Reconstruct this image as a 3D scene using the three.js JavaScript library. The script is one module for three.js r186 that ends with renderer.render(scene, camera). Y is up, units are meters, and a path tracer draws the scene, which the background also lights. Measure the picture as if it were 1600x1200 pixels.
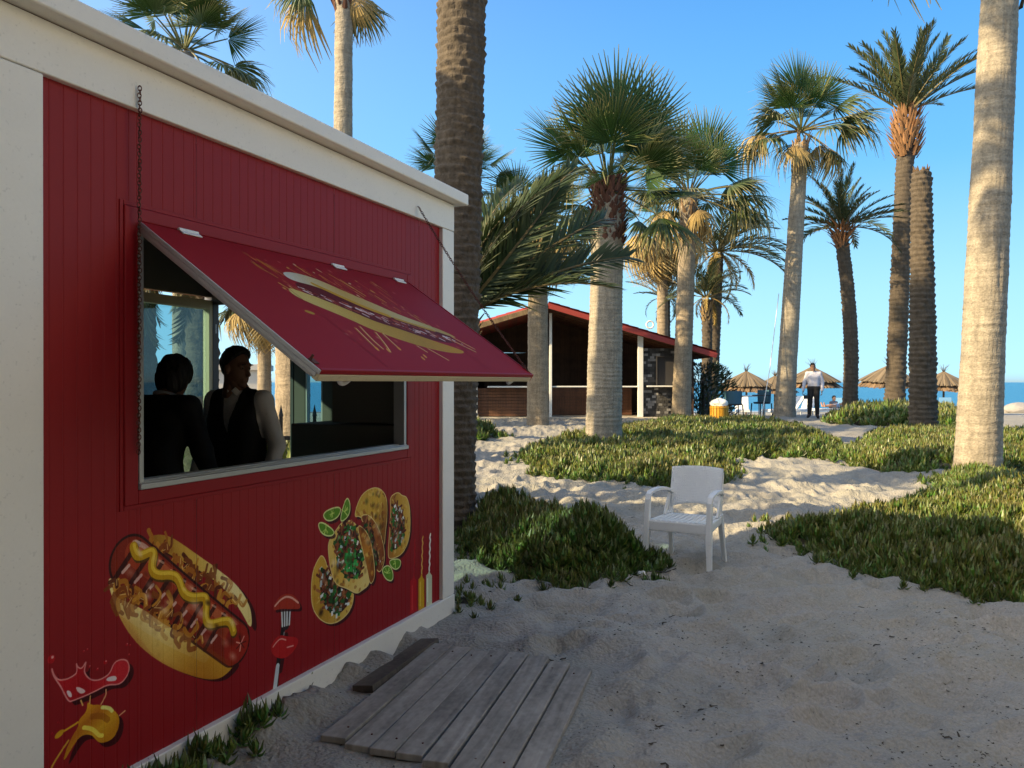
import * as THREE from 'three';
import { RoundedBoxGeometry } from 'three/addons/geometries/RoundedBoxGeometry.js';
import { mergeGeometries } from 'three/addons/utils/BufferGeometryUtils.js';

// ---------- camera, sky, sun, exposure ----------
const scene = new THREE.Scene();
const camera = new THREE.PerspectiveCamera(49.9, 4 / 3, 0.05, 9000);
camera.position.set(0, 1.6, 0);
camera.rotation.set(-0.0023, 0, 0);
const renderer = new THREE.WebGLRenderer({ antialias: true });
renderer.toneMapping = THREE.LinearToneMapping;
renderer.toneMappingExposure = 1.95;
renderer.shadowMap.enabled = true;

const SUN_EL = 26.5 * Math.PI / 180, SUN_AZ = 20 * Math.PI / 180;     // low sun on the left, a little behind the camera
const sunDir = new THREE.Vector3(-Math.cos(SUN_AZ) * Math.cos(SUN_EL), Math.sin(SUN_EL), Math.sin(SUN_AZ) * Math.cos(SUN_EL));
const sun = new THREE.DirectionalLight(0xffe6b6, 5);
sun.position.copy(sunDir).multiplyScalar(120);
sun.castShadow = true; sun.shadow.radius = 1.5;
Object.assign(sun.shadow.camera, { left: -60, right: 60, top: 60, bottom: -60, near: 1, far: 300 });
sun.shadow.mapSize.set(4096, 4096);
scene.add(sun); scene.add(sun.target);

{ // clear evening sky: deep blue overhead, pale towards the horizon, whiter round the sun
  const W = 512, H = 256, d = new Float32Array(W * H * 4);
  const stops = [[0, .33, .58, .70], [6, .25, .50, .68], [14, .105, .34, .62], [26, .04, .21, .52], [50, .035, .15, .38], [90, .03, .12, .32]];
  for (let r = 0; r < H; r++) {
    const up = ((r + .5) / H - .5) * Math.PI, e = Math.max(0, up * 180 / Math.PI);
    let k = 0; while (k < stops.length - 2 && e > stops[k + 1][0]) k++;
    const t = Math.min(1, Math.max(0, (e - stops[k][0]) / (stops[k + 1][0] - stops[k][0])));
    for (let c = 0; c < W; c++) {
      const a = ((c + .5) / W - .5) * 2 * Math.PI;
      const cs = Math.cos(a) * Math.cos(up) * sunDir.x + Math.sin(up) * sunDir.y + Math.sin(a) * Math.cos(up) * sunDir.z;
      const g = .9 * Math.pow(Math.max(0, cs), 6) + .5 * Math.pow(Math.max(0, cs * .5 + .5), 3);
      for (let q = 0; q < 3; q++) {
        const base = stops[k][q + 1] * (1 - t) + stops[k + 1][q + 1] * t;
        d[(r * W + c) * 4 + q] = up < 0 ? [.24, .21, .16][q] : base * .92 + g * [1, .86, .64][q];
      }
      d[(r * W + c) * 4 + 3] = 1;
    }
  }
  const sky = new THREE.DataTexture(d, W, H, THREE.RGBAFormat, THREE.FloatType);
  sky.mapping = THREE.EquirectangularReflectionMapping; sky.magFilter = THREE.LinearFilter; sky.needsUpdate = true;
  scene.background = sky; scene.environment = sky;
}

// ---------- helpers ----------
const rngOf = (s) => () => { s = (s + 0x6d2b79f5) | 0; let t = Math.imul(s ^ (s >>> 15), 1 | s); t = (t + Math.imul(t ^ (t >>> 7), 61 | t)) ^ t; return ((t ^ (t >>> 14)) >>> 0) / 4294967296; };
const V = (x, y, z) => new THREE.Vector3(x, y, z);
const lerp = (a, b, t) => a + (b - a) * t, clamp = (x, a = 0, b = 1) => Math.min(b, Math.max(a, x)), sm = (a, b, x) => { const t = clamp((x - a) / (b - a)); return t * t * (3 - 2 * t); };
function hash2(i, j, s) { let h = Math.imul(i, 374761393) + Math.imul(j, 668265263) + Math.imul(s, 974634777); h = Math.imul(h ^ (h >>> 13), 1274126177); return ((h ^ (h >>> 16)) >>> 0) / 4294967296; }
function vnoise(x, y, s = 0, px = 0, py = 0) {                       // value noise, optional period
  const i = Math.floor(x), j = Math.floor(y), fx = x - i, fy = y - j, u = fx * fx * (3 - 2 * fx), v = fy * fy * (3 - 2 * fy);
  const m = (a, p) => p ? ((a % p) + p) % p : a, i0 = m(i, px), i1 = m(i + 1, px), j0 = m(j, py), j1 = m(j + 1, py);
  return lerp(lerp(hash2(i0, j0, s), hash2(i1, j0, s), u), lerp(hash2(i0, j1, s), hash2(i1, j1, s), u), v);
}
function fbm(x, y, oct, s = 0, px = 0, py = 0) { let a = .5, r = 0, n = 0; for (let o = 0; o < oct; o++) { r += a * vnoise(x, y, s + o * 17, px, py); n += a; a *= .5; x *= 2; y *= 2; px *= 2; py *= 2; } return r / n; }
const taken = {};
function numbered(n) { const k = taken[n] = (taken[n] ?? -1) + 1; return k ? n + '_' + String(k).padStart(3, '0') : n; }
function tag(o, label, category, group, kind) { if (label) o.userData.label = label; if (category) o.userData.category = category; if (group) o.userData.group = group; if (kind) o.userData.kind = kind; return o; }
function shade(o) { o.castShadow = o.receiveShadow = true; return o; }
function thing(name, label, category, pos = [0, 0, 0], ry = 0, group, kind) { const g = new THREE.Group(); g.name = numbered(name); g.position.set(...pos); g.rotation.y = ry; scene.add(g); return tag(g, label, category, group, kind); }
function mesh(name, geo, mat, parent = scene) { const m = shade(new THREE.Mesh(geo, mat)); m.name = parent === scene ? numbered(name) : name; parent.add(m); return m; }
function struct(name, geo, mat, label) { const m = mesh(name, geo, mat); m.userData.kind = 'structure'; if (label) tag(m, label, name); return m; }
function renumber(parent) {                                          // siblings of one name get numbers
  const c = {}; for (const o of parent.children) { const b = o.name; c[b] = (c[b] ?? -1) + 1; if (c[b]) o.name = b + '_' + String(c[b]).padStart(3, '0'); renumber(o); }
}
class MB {                                                           // collects vertices and triangles of one mesh
  constructor() { this.p = []; this.i = []; this.c = []; this.u = []; }
  v(x, y, z, c, u = 0, w = 0) { this.p.push(x, y, z); if (c) this.c.push(c[0], c[1], c[2]); this.u.push(u, w); return this.p.length / 3 - 1; }
  t(a, b, c) { this.i.push(a, b, c); }
  q(a, b, c, d) { this.i.push(a, b, c, a, c, d); }
  tube(pts, rad, n, c, capped = true) {                              // pts: Vector3 list, rad: number or function of 0..1
    let prev = null, first, up = V(.3, .9, .2).normalize();
    pts.forEach((p, k) => {
      const d = (pts[k + 1] ?? p).clone().sub(pts[k - 1] ?? p).normalize(); if (Math.abs(d.dot(up)) > .95) up = V(1, 0, .1).normalize();
      const x = d.clone().cross(up).normalize(), y = x.clone().cross(d), r = typeof rad === 'function' ? rad(k / (pts.length - 1)) : rad, ring = [];
      for (let j = 0; j < n; j++) { const a = j / n * 2 * Math.PI, q = p.clone().addScaledVector(x, Math.cos(a) * r).addScaledVector(y, Math.sin(a) * r); ring.push(this.v(q.x, q.y, q.z, c, j / n, k)); }
      if (prev) for (let j = 0; j < n; j++) this.q(prev[j], prev[(j + 1) % n], ring[(j + 1) % n], ring[j]); else first = ring;
      prev = ring;
    });
    if (capped) for (let j = 1; j < n - 1; j++) { this.t(first[0], first[j + 1], first[j]); this.t(prev[0], prev[j], prev[j + 1]); }
    return this;
  }
  geo(flat) {
    let g = new THREE.BufferGeometry();
    g.setAttribute('position', new THREE.BufferAttribute(new Float32Array(this.p), 3));
    g.setAttribute('uv', new THREE.BufferAttribute(new Float32Array(this.u), 2));
    if (this.c.length) g.setAttribute('color', new THREE.BufferAttribute(new Float32Array(this.c), 3));
    g.setIndex(this.i); if (flat) g = g.toNonIndexed(); g.computeVertexNormals(); return g;
  }
}
function boxUV(g, s = 1) {                                           // uv in metres from the face direction
  const p = g.attributes.position, n = g.attributes.normal, u = new Float32Array(p.count * 2);
  for (let i = 0; i < p.count; i++) { const ax = Math.abs(n.getX(i)), ay = Math.abs(n.getY(i)), az = Math.abs(n.getZ(i)); const [a, b] = ay > ax && ay > az ? [p.getX(i), p.getZ(i)] : ax > az ? [p.getZ(i), p.getY(i)] : [p.getX(i), p.getY(i)]; u[2 * i] = a * s; u[2 * i + 1] = b * s; }
  g.setAttribute('uv', new THREE.BufferAttribute(u, 2)); return g;
}
function bx(x0, x1, y0, y1, z0, z1, r = .004, seg = 1) { const g = new RoundedBoxGeometry(x1 - x0, y1 - y0, z1 - z0, seg, Math.min(r, (x1 - x0) * .45, (y1 - y0) * .45, (z1 - z0) * .45)); g.translate((x0 + x1) / 2, (y0 + y1) / 2, (z0 + z1) / 2); return boxUV(g); }
function join(list) { return mergeGeometries(list.map((g) => { const q = g.index ? g.toNonIndexed() : g.clone(); for (const k of Object.keys(q.attributes)) if (!['position', 'normal', 'uv'].includes(k)) q.deleteAttribute(k); return q; })); }
function tex(n, fn, srgb, rep = 1) {                                 // square tiling texture, fn(u, v, x, y) -> [r, g, b] 0..1
  const d = new Uint8Array(n * n * 4);
  for (let y = 0; y < n; y++) for (let x = 0; x < n; x++) { const c = fn(x / n, y / n, x, y), o = (y * n + x) * 4; for (let k = 0; k < 3; k++) d[o + k] = clamp(typeof c === 'number' ? c : c[k]) * 255; d[o + 3] = 255; }
  const t = new THREE.DataTexture(d, n, n); t.wrapS = t.wrapT = THREE.RepeatWrapping; t.magFilter = THREE.LinearFilter; t.repeat.set(rep, rep); if (srgb) t.colorSpace = THREE.SRGBColorSpace; t.needsUpdate = true; return t;
}
const L = (r, g, b) => new THREE.Color().setRGB(r, g, b);
const std = (o) => new THREE.MeshStandardMaterial({ roughness: .8, ...o });
const phys = (o) => new THREE.MeshPhysicalMaterial({ roughness: .5, ...o });

// ---------- materials ----------
const speck = tex(512, (u, v) => { const a = fbm(u * 8, v * 8, 4, 3, 8, 8), b = vnoise(u * 128, v * 128, 9, 128, 128), s = fbm(u * 90, v * 90, 2, 21, 90, 90); const k = .93 + .05 * a + .02 * b - (s > .76 ? .9 * (s - .76) : 0); return [k, k * .992, k * .975]; }, false);
const white = phys({ color: L(.84, .82, .76), map: speck, roughness: .42, bumpMap: speck, bumpScale: .0012 });
const plastic = phys({ color: L(.80, .81, .80), map: speck, roughness: .38 });
const alu = std({ color: L(.46, .47, .48), map: speck, metalness: .35, roughness: .42 });
const cream = std({ color: L(.55, .47, .30), map: speck, roughness: .6 });
const iron = std({ color: L(.035, .032, .03), roughness: .6, metalness: .3 });
const rust = std({ color: L(.13, .05, .035), roughness: .7, metalness: .5 });
const redPaint = phys({ color: L(.255, .006, .010), roughness: .5, specularIntensity: .45 });
const shadeLiner = std({ color: L(.13, .12, .105), map: speck, roughness: .85 });  // dark tone stands in for the shade inside the kiosk
const sandMap = tex(512, (u, v) => { const g = vnoise(u * 256, v * 256, 1, 256, 256), h = vnoise(u * 128, v * 128, 5, 128, 128), a = fbm(u * 6, v * 6, 5, 2, 6, 6); let k = .80 + .16 * (a - .5) + .22 * (g - .5) + .1 * (h - .5); const s = vnoise(u * 170, v * 170, 33, 170, 170); if (s > .955) k *= .45; return [k, k * .985, k * .955]; }, false);
const sandBump = tex(512, (u, v) => .5 * fbm(u * 10, v * 10, 4, 7, 10, 10) + .35 * vnoise(u * 90, v * 90, 8, 90, 90) + .15 * vnoise(u * 220, v * 220, 6, 220, 220), false);
const sand = std({ color: L(.455, .427, .37), map: sandMap, bumpMap: sandBump, bumpScale: .02, roughness: .95, vertexColors: true });
const barkMap = tex(512, (u, v) => { const a = fbm(u * 5, v * 14, 4, 4, 5, 14), b = fbm(u * 40, v * 40, 3, 8, 40, 40), c = fbm(u * 24, v * 4, 3, 11, 24, 4); let k = .66 + .34 * (a - .5) + .42 * (b - .5) + .36 * (c - .5); return [k, k * .96, k * .90]; }, false);
const barkBump = tex(512, (u, v) => .38 * fbm(u * 5, v * 24, 3, 14, 5, 24) + .3 * fbm(u * 30, v * 6, 3, 19, 30, 6) + .25 * fbm(u * 60, v * 60, 2, 15, 60, 60), false);
const bark = (r, g, b) => std({ color: L(r, g, b), map: barkMap, bumpMap: barkBump, bumpScale: .02, roughness: .95 });
const woodMap = tex(512, (u, v) => { const w = .06 * fbm(u * 4, v * 2, 3, 40, 4, 2), a = fbm((u + w) * 40, v * 2, 4, 41, 40, 2), b = fbm(u * 50, v * 50, 2, 44, 50, 50), p = fbm(u * 5, v * 5, 4, 47, 5, 5); const k = .6 + .45 * (a - .5) + .25 * (b - .5) + .3 * (p - .5); return [k, k * .97, k * .93]; }, false);
const leafMat = phys({ color: 0xffffff, vertexColors: true, roughness: .5, transmission: .32, thickness: 0, ior: 1.3 });
const dryMat = phys({ color: 0xffffff, vertexColors: true, roughness: .8, transmission: .2, thickness: 0, ior: 1.3 });
const plantMat = phys({ color: 0xffffff, vertexColors: true, roughness: .45 });

// ---------- the ground: sand dune rising to the beach crest, then down to the sea (Z runs away from the camera) ----------
function baseH(Z) {
  const k = [[-400, .0], [7, 0], [26, .4], [28.5, .4], [40, -.1], [66, -.8], [100, -2.2], [1e5, -3]];
  let i = 0; while (Z > k[i + 1][0]) i++; const t = (Z - k[i][0]) / (k[i + 1][0] - k[i][0]); return lerp(k[i][1], k[i + 1][1], t);
}
function ridged(x, y, s) { return 1 - Math.abs(2 * vnoise(x, y, s) - 1); }
function near(X, Z) {                                                // sand lies flatter against the foot of the kiosk
  const dx = X + .4374, dz = Z - 5.8023, t = -(dx * .3721 + dz * .9282), out = dx * .9282 - dz * .3721;
  const mx = X + .21, mz = Z - 4.14, ma = mx * .955 - mz * .296, mb = mx * .296 + mz * .955, mat = Math.max(sm(.5, .8, Math.abs(ma)), sm(.72, 1.05, Math.abs(mb)));
  if (mat < 1) return .12 + .88 * mat;
  return t > -.5 && t < 7.5 && out > -2.6 && out < .7 ? .25 + .75 * Math.max(sm(.15, .6, out), sm(-.1, -.45, t)) : 1;
}
function H(X, Z) {
  const far = sm(60, 12, Math.hypot(X, Z));
  let h = baseH(Z) + .10 * (fbm(X * .35 + 9, Z * .35, 3, 50) - .5) * sm(3, 8, Z) + .02 * (fbm(X * .8, Z * .8, 2, 57) - .5) - .02 * (1 - near(X, Z));
  if (far > 0) {
    const w = .35 * fbm(X * 1.4, Z * 1.4, 2, 66);
    h += far * near(X, Z) * (.13 * (fbm(X * 2.4 + w, Z * 3.0, 3, 51) - .5) + .105 * (ridged(X * 3.0 + 2 * w, Z * 3.6 + w, 52) - .5) + .042 * (ridged(X * 7 + w, Z * 8, 53) - .5) + .018 * (vnoise(X * 26, Z * 26, 54) - .5));
  }
  return h;
}
{
  const axis = (a, b, step, lo, hi, grow) => { const o = []; for (let x = a; x <= b + 1e-6; x += step) o.push(x); let s = step, x = a; while (x > lo) { s *= grow; x -= s; o.unshift(x); } s = step; x = b; while (x < hi) { s *= grow; x += s; o.push(x); } return o; };
  const xs = axis(-2.4, 4.8, .026, -400, 400, 1.05), zs = axis(2.4, 8.8, .026, -300, 140, 1.018).filter((z, i, a) => z > 0 || i % 3 === 0 || i === 0), m = new MB();
  zs.forEach((z, j) => xs.forEach((x, i) => {
    const p = fbm(x * .5, z * .5, 3, 60), q = fbm(x * 3, z * 3, 3, 61), wet = sm(60, 66, z) * .35, k = .86 + .2 * (p - .5) + .22 * (q - .5) - wet;
    m.v(x, H(x, z), -z, [k, k * (1 - .04 * (q - .5)), k * (1 - .1 * (p - .5))], x / 1.3, z / 1.3);
    if (i && j) { const n = xs.length, a = j * n + i; m.q(a - n - 1, a - n, a, a - 1); }
  }));
  struct('ground', m.geo(), sand, 'trampled pale beach sand sloping to the sea');
  const waterBump = tex(512, (u, v) => fbm(u * 14, v * 40, 4, 70, 14, 40), false);
  const s = new MB(), cx = [-6000, -1500, -400, -120, 0, 120, 400, 1500, 6000], cz = [60, 75, 100, 160, 300, 700, 2000, 7500];
  cz.forEach((z, j) => cx.forEach((x, i) => { s.v(x, -.8, -z, null, x / 14, z / 14); if (i && j) { const n = cx.length, a = j * n + i; s.q(a - n - 1, a - n, a, a - 1); } }));
  struct('sea', s.geo(), phys({ color: L(.012, .16, .30), roughness: .28, bumpMap: waterBump, bumpScale: .25, ior: 1.33 }), 'calm blue sea behind the beach');
  const f = new MB(), r = rngOf(5);                                  // broken line of foam at the water's edge
  for (let k = 0; k < 160; k++) { const x = -60 + k * .9, z = 66.2 + 1.2 * fbm(x * .2, 3, 2, 71), w = .15 + .5 * vnoise(x * .4, 1, 72), a = f.v(x, -.79 + .01, -z, null), b = f.v(x, -.77, -(z + w), null); if (k) f.q(a - 2, a, b, b - 2); }
  tag(struct('foam', f.geo(), std({ color: L(.8, .82, .82) })), 'white foam line where the sea meets the sand', 'foam');
}
const at = (X, Z, dy = 0) => [X, H(X, Z) + dy, -Z];
// ---------- the red and white food kiosk ----------
// local frame: X towards the far corner (0) from the near one (-3.4), Z out of the serving front, Y up
const KIOSK_POS = [-.4374, 0, -5.8023], KIOSK_TURN = 1.1895;
function artCanvas(w, h, k, base) {
  const c = document.createElement('canvas'); c.width = w; c.height = h; const g = c.getContext('2d');
  g.fillStyle = base; g.fillRect(0, 0, w, h); return [c, g, k];
}
const poly = (g, l, smooth = true) => {
  const n = l.length / 2, X = (i) => l[2 * ((i + n) % n)], Y = (i) => l[2 * ((i + n) % n) + 1]; g.beginPath();
  if (!smooth) { for (let i = 0; i < n; i++) g[i ? 'lineTo' : 'moveTo'](X(i), Y(i)); g.closePath(); return; }
  g.moveTo((X(0) + X(-1)) / 2, (Y(0) + Y(-1)) / 2); for (let i = 0; i < n; i++) g.quadraticCurveTo(X(i), Y(i), (X(i) + X(i + 1)) / 2, (Y(i) + Y(i + 1)) / 2); g.closePath();
};
const line = (g, l) => { const n = l.length / 2; g.beginPath(); g.moveTo(l[0], l[1]); for (let i = 1; i < n - 1; i++) g.quadraticCurveTo(l[2 * i], l[2 * i + 1], (l[2 * i] + l[2 * i + 2]) / 2, (l[2 * i + 1] + l[2 * i + 3]) / 2); g.lineTo(l[2 * n - 2], l[2 * n - 1]); };
const inside = (l, x, y) => { let r = false; for (let i = 0, j = l.length - 2; i < l.length; j = i, i += 2) if ((l[i + 1] > y) !== (l[j + 1] > y) && x < (l[j] - l[i]) * (y - l[i + 1]) / (l[j + 1] - l[i + 1]) + l[i]) r = !r; return r; };
const bounds = (l) => { let a = 1e9, b = 1e9, c = -1e9, d = -1e9; for (let i = 0; i < l.length; i += 2) { a = Math.min(a, l[i]); c = Math.max(c, l[i]); b = Math.min(b, l[i + 1]); d = Math.max(d, l[i + 1]); } return [a, b, c, d]; };
const grad = (g, x0, y0, x1, y1, ...st) => { const q = g.createLinearGradient(x0, y0, x1, y1); st.forEach((s, i) => q.addColorStop(i / (st.length - 1), s)); return q; };
const RED = '#8c141a';
const soft = (g, x, y, q, col, a, sx = 1, rot = 0) => { g.save(); g.translate(x, y); g.rotate(rot); g.scale(sx, 1); const w = g.createRadialGradient(0, 0, 0, 0, 0, q); w.addColorStop(0, `rgba(${col},${a})`); w.addColorStop(1, `rgba(${col},0)`); g.fillStyle = w; g.beginPath(); g.arc(0, 0, q, 0, 7); g.fill(); g.restore(); };
function grain(c, r, amt) {                                          // print grain, only where a picture is printed on the red
  const g = c.getContext('2d'), im = g.getImageData(0, 0, c.width, c.height), d = im.data;
  for (let i = 0; i < d.length; i += 4) { const red = Math.abs(d[i] - 140) + Math.abs(d[i + 1] - 20) + Math.abs(d[i + 2] - 26) < 14, k = (r() - .5) * (red ? 3 : amt * 2.4); d[i] += k; d[i + 1] += k; d[i + 2] += k; }
  g.putImageData(im, 0, 0);
}
function frontPrint() {
  const [c, g, k] = artCanvas(2048, 1638, 6.0235, RED), r = rngOf(11), pick = (a) => a[Math.floor(r() * a.length)];
  g.setTransform(k, 0, 0, -k, 0, 1638); g.lineCap = g.lineJoin = 'round';
  const fill = (l, s) => { poly(g, l); g.fillStyle = s; g.fill(); };
  const drop = (l, dx, dy) => { g.save(); g.translate(dx, dy); fill(l, 'rgba(38,2,6,.75)'); g.restore(); };   // the print's own drop shadow
  const stroke = (l, w, s) => { line(g, l); g.lineWidth = w; g.strokeStyle = s; g.stroke(); };
  const scatter = (l, n, f) => { const b = bounds(l); for (let i = 0; i < n; i++) { const x = lerp(b[0], b[2], r()), y = lerp(b[1], b[3], r()); if (inside(l, x, y)) f(x, y); } };
  // hot dog
  const bunB = [49, 85.8, 51, 86, 53.4, 85.3, 51.4, 79.1, 57.7, 75.2, 64.9, 71.1, 72.6, 64.9, 78.1, 60.4, 88.8, 53.7, 100.2, 46, 106.6, 40.8, 114.2, 35.1, 120.1, 32.6, 115.2, 29.4, 108.5, 28.3, 99.3, 31.4, 85.4, 39.1, 72.6, 48.1, 62, 58.4, 54.8, 69.1, 50.7, 79.2];
  const bunT = [67.2, 97.7, 72.6, 98.9, 78.9, 97.2, 85.4, 93.3, 97.5, 84.7, 106.6, 78.3, 121.1, 67.1, 129.3, 56.1, 130.9, 47.4, 129.3, 45, 124.1, 53.3, 116.2, 63.5, 104.7, 74.1, 88.8, 83.9, 76.5, 91.2];
  drop(bunB, 3, -2); drop(bunT, 3.5, -3);
  fill(bunT, grad(g, 80, 80, 105, 92, '#a8741a', '#d8b04a', '#f0dc8e')); fill(bunB, grad(g, 75, 72, 62, 48, '#f4e29a', '#e9bf3e', '#cf8d1c'));
  poly(g, bunB); g.save(); g.clip(); for (let i = 0; i < 5; i++) stroke([50 + i, 76, 62 + i, 56 - i, 85, 38 - i, 108, 28 - i], 3.2, 'rgba(190,110,20,.16)'); stroke([56, 73, 74, 58, 100, 41], 5, 'rgba(250,240,190,.25)'); g.restore();
  const onion = (l, n, spread) => { for (let i = 0; i < n; i++) { const t = r() * (l.length / 2 - 1), j = Math.min(l.length / 2 - 2, Math.floor(t)), u = t - j, x = lerp(l[2 * j], l[2 * j + 2], u) + (r() - .5) * spread, y = lerp(l[2 * j + 1], l[2 * j + 3], u) + (r() - .5) * spread, a = r() * 6, q = 3 + 3 * r(); stroke([x, y, x + q * Math.cos(a), y + q * Math.sin(a), x + q * 1.3 * Math.cos(a + 1), y + q * 1.3 * Math.sin(a + 1)], 1.1 + r() * 1.2, pick(['#7a3a0e', '#a8641a', '#c98a2c', '#5a220a', '#b5731f', '#8a4512'])); if (r() < .4) stroke([x, y + .4, x + q * .7 * Math.cos(a), y + .5 + q * .7 * Math.sin(a)], .35, 'rgba(255,226,150,.7)'); } };
  onion([68.7, 94.9, 82.1, 87.5, 92.2, 79.3, 102.9, 72.5, 112.3, 65.7, 122.1, 57.3], 60, 6);
  const saus = [60, 90.5, 74.1, 78.4, 88.8, 65.7, 104.7, 52.5, 118.6, 41.2];
  stroke(saus, 21, '#320a06'); stroke(saus, 19, '#86240f'); stroke(saus.map((v, i) => v + (i % 2 ? 3 : 2)), 10, '#a63c1c'); stroke(saus.map((v, i) => v + (i % 2 ? 4.6 : 3.4)), 4, '#c06038');
  for (let i = 0; i < 9; i++) { const t = i / 9, x = lerp(58, 112, t), y = lerp(92, 46, t); stroke([x - 6, y - 7, x - 1, y - 1.5, x + 6, y + 5], 2.2, 'rgba(38,8,4,.75)'); stroke([x - 2, y - 5, x + 1, y - 3], 1.4, 'rgba(240,215,205,.75)'); stroke([x + 4.5, y + 6, x + 6.6, y + 4.6], .9, 'rgba(235,200,180,.6)'); }
  fill([112, 46, 118, 50, 126, 48, 129, 41, 127, 35, 119, 31, 112, 33], '#9c2210'); for (let i = 0; i < 7; i++) { const a = i * .9; stroke([123, 40, 123 + 3.4 * Math.cos(a), 40 + 3.4 * Math.sin(a)], .6, i % 2 ? '#e8a090' : '#5c0e08'); }
  onion([51.4, 82.9, 59.1, 77.2, 67.2, 70.3, 76.5, 63.5, 85.4, 56.8, 97.7, 48.5], 60, 5);
  stroke([61.6, 97.5, 66, 96, 72, 90], 2, 'rgba(230,215,215,.6)');
  const must = [61.3, 95.9, 62.1, 92.5, 64.9, 91.4, 70.2, 92.7, 71.8, 90.9, 69.9, 85.9, 72.6, 82.1, 82.1, 80.6, 85.4, 77.1, 87.1, 71.7, 92.2, 68.3, 100.2, 67.3, 101.1, 64.5, 100.2, 57, 102.9, 54, 111.3, 53.6, 116.2, 52, 118.1, 46.7];
  stroke(must.map((v, i) => v + (i % 2 ? -.9 : .3)), 4.2, '#5a3a04'); stroke(must, 3.9, '#c99a10'); stroke(must.map((v, i) => v + (i % 2 ? .7 : .2)), 1.5, '#edc93c');
  for (let i = 0; i < 34; i++) { const t = r(), x = lerp(60, 122, t), y = lerp(90, 40, t), o = (r() - .5) * 15; soft(g, x + o * .62, y + o * .78, 1 + 2.2 * r(), r() < .55 ? '250,226,210' : '30,6,2', .25 + .35 * r(), 1.7, -.7); }
  poly(g, bunB); g.save(); g.clip(); soft(g, 70, 62, 22, '255,246,205', .5, 1.6, -.75); soft(g, 100, 36, 20, '150,80,10', .5, 1.8, -.5); soft(g, 60, 56, 14, '150,84,12', .45, 1.6, -.9); for (let i = 0; i < 70; i++) soft(g, 50 + 68 * r(), 30 + 52 * r(), .6 + 1.6 * r(), '120,66,10', .12); g.restore();
  poly(g, bunT); g.save(); g.clip(); soft(g, 118, 70, 14, '255,244,200', .5, 1.6, -.8); for (let i = 0; i < 50; i++) soft(g, 66 + 64 * r(), 46 + 52 * r(), .5 + 1.5 * r(), '120,60,10', .2); g.restore();
  // ketchup splash and mustard splash
  const ket = [25.2, 60.6, 26.1, 57.4, 28, 54.9, 31, 54.1, 33.9, 54.4, 35.9, 55.2, 35.2, 59.1, 36.1, 56.6, 37.9, 55.9, 39.6, 58.3, 38.9, 56, 38.6, 54.3, 40.4, 51.4, 43.4, 49.5, 47.1, 49.2, 50.3, 50.3, 51.6, 53.4, 54.6, 54, 58, 52.8, 59.4, 49.6, 58.5, 46.7, 54.6, 44.2, 49.2, 46.3, 44, 45.7, 38.9, 45.5, 33.9, 45.6, 32, 45.8, 29.1, 52.3, 25.9, 57.1];
  drop(ket, 2.2, -2.2); fill(ket, grad(g, 30, 56, 48, 44, '#c01420', '#a30d18', '#c8222c')); poly(g, ket); g.lineWidth = .55; g.strokeStyle = '#e08a86'; g.stroke();
  fill([31, 50.4, 33, 49.5, 33.7, 46.9, 32, 47.5], '#e7cfcf'); fill([34.7, 50.1, 36.4, 49.8, 39.9, 46.9, 36.9, 46.6], '#e2c0c0'); fill([48.7, 49.1, 53, 48.5, 53.5, 46.1, 48.1, 47.7], '#e7cfcf');
  for (const [x, y, q] of [[25.2, 63.2, 1.5], [48, 55, .8], [41, 55.6, .5], [44.4, 53.6, .5], [38.5, 62, .4], [40, 62.2, .4], [58, 58.7, .6], [59.5, 58, .35], [59, 54.5, .4], [28, 40, .5], [25.6, 37, .5]]) { g.beginPath(); g.arc(x, y, q, 0, 7); g.fillStyle = '#b8141e'; g.fill(); g.beginPath(); g.arc(x + q * .3, y + q * .4, q * .35, 0, 7); g.fillStyle = '#e9a8a4'; g.fill(); }
  stroke([32, 45, 28, 40, 23.5, 34], .5, '#8a0d16');
  const mus = [39.9, 43.4, 41.9, 41, 45, 40.3, 48.7, 38.1, 51.4, 36.2, 54.6, 32.3, 54.1, 27.6, 51.4, 24.7, 46, 25.1, 43.4, 27.8, 41.9, 30.2, 37.9, 31.8, 34.9, 30.4, 29.6, 24.6, 31, 29.3, 33.9, 33.4, 36.4, 35.4, 35.9, 37.7, 39.9, 39.6];
  drop(mus, 2, -2.4); fill(mus, grad(g, 40, 42, 48, 26, '#e3a51c', '#b86a12', '#d8a020', '#c4800f'));
  stroke([38.4, 34.2, 41.9, 32.8, 45, 28.6, 46.6, 28], 1.5, '#f0d850'); stroke([46.5, 38.6, 49.5, 37.5, 51, 35.6], 1.4, '#e9e27a'); stroke([42, 36.8, 46, 36, 49, 33], 2.2, 'rgba(150,80,8,.6)');
  stroke([35.9, 37, 31, 36.2, 29, 36], .8, '#d9a21c'); g.beginPath(); g.ellipse(28.4, 35.8, 2, 1.1, .3, 0, 7); g.fillStyle = '#d19a18'; g.fill(); stroke([32, 32, 28.2, 28.6, 25.2, 25.6, 21, 18], .8, '#cf9a30'); stroke([38, 42.5, 37.2, 44.5], .6, '#e0b060'); stroke([41, 42, 41.3, 44.6], .6, '#e0b060'); stroke([46, 40, 48.3, 42.2, 48.2, 44.6], .6, '#e0a070'); stroke([54.4, 32.6, 57, 33.4], .6, '#e0a070');
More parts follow.
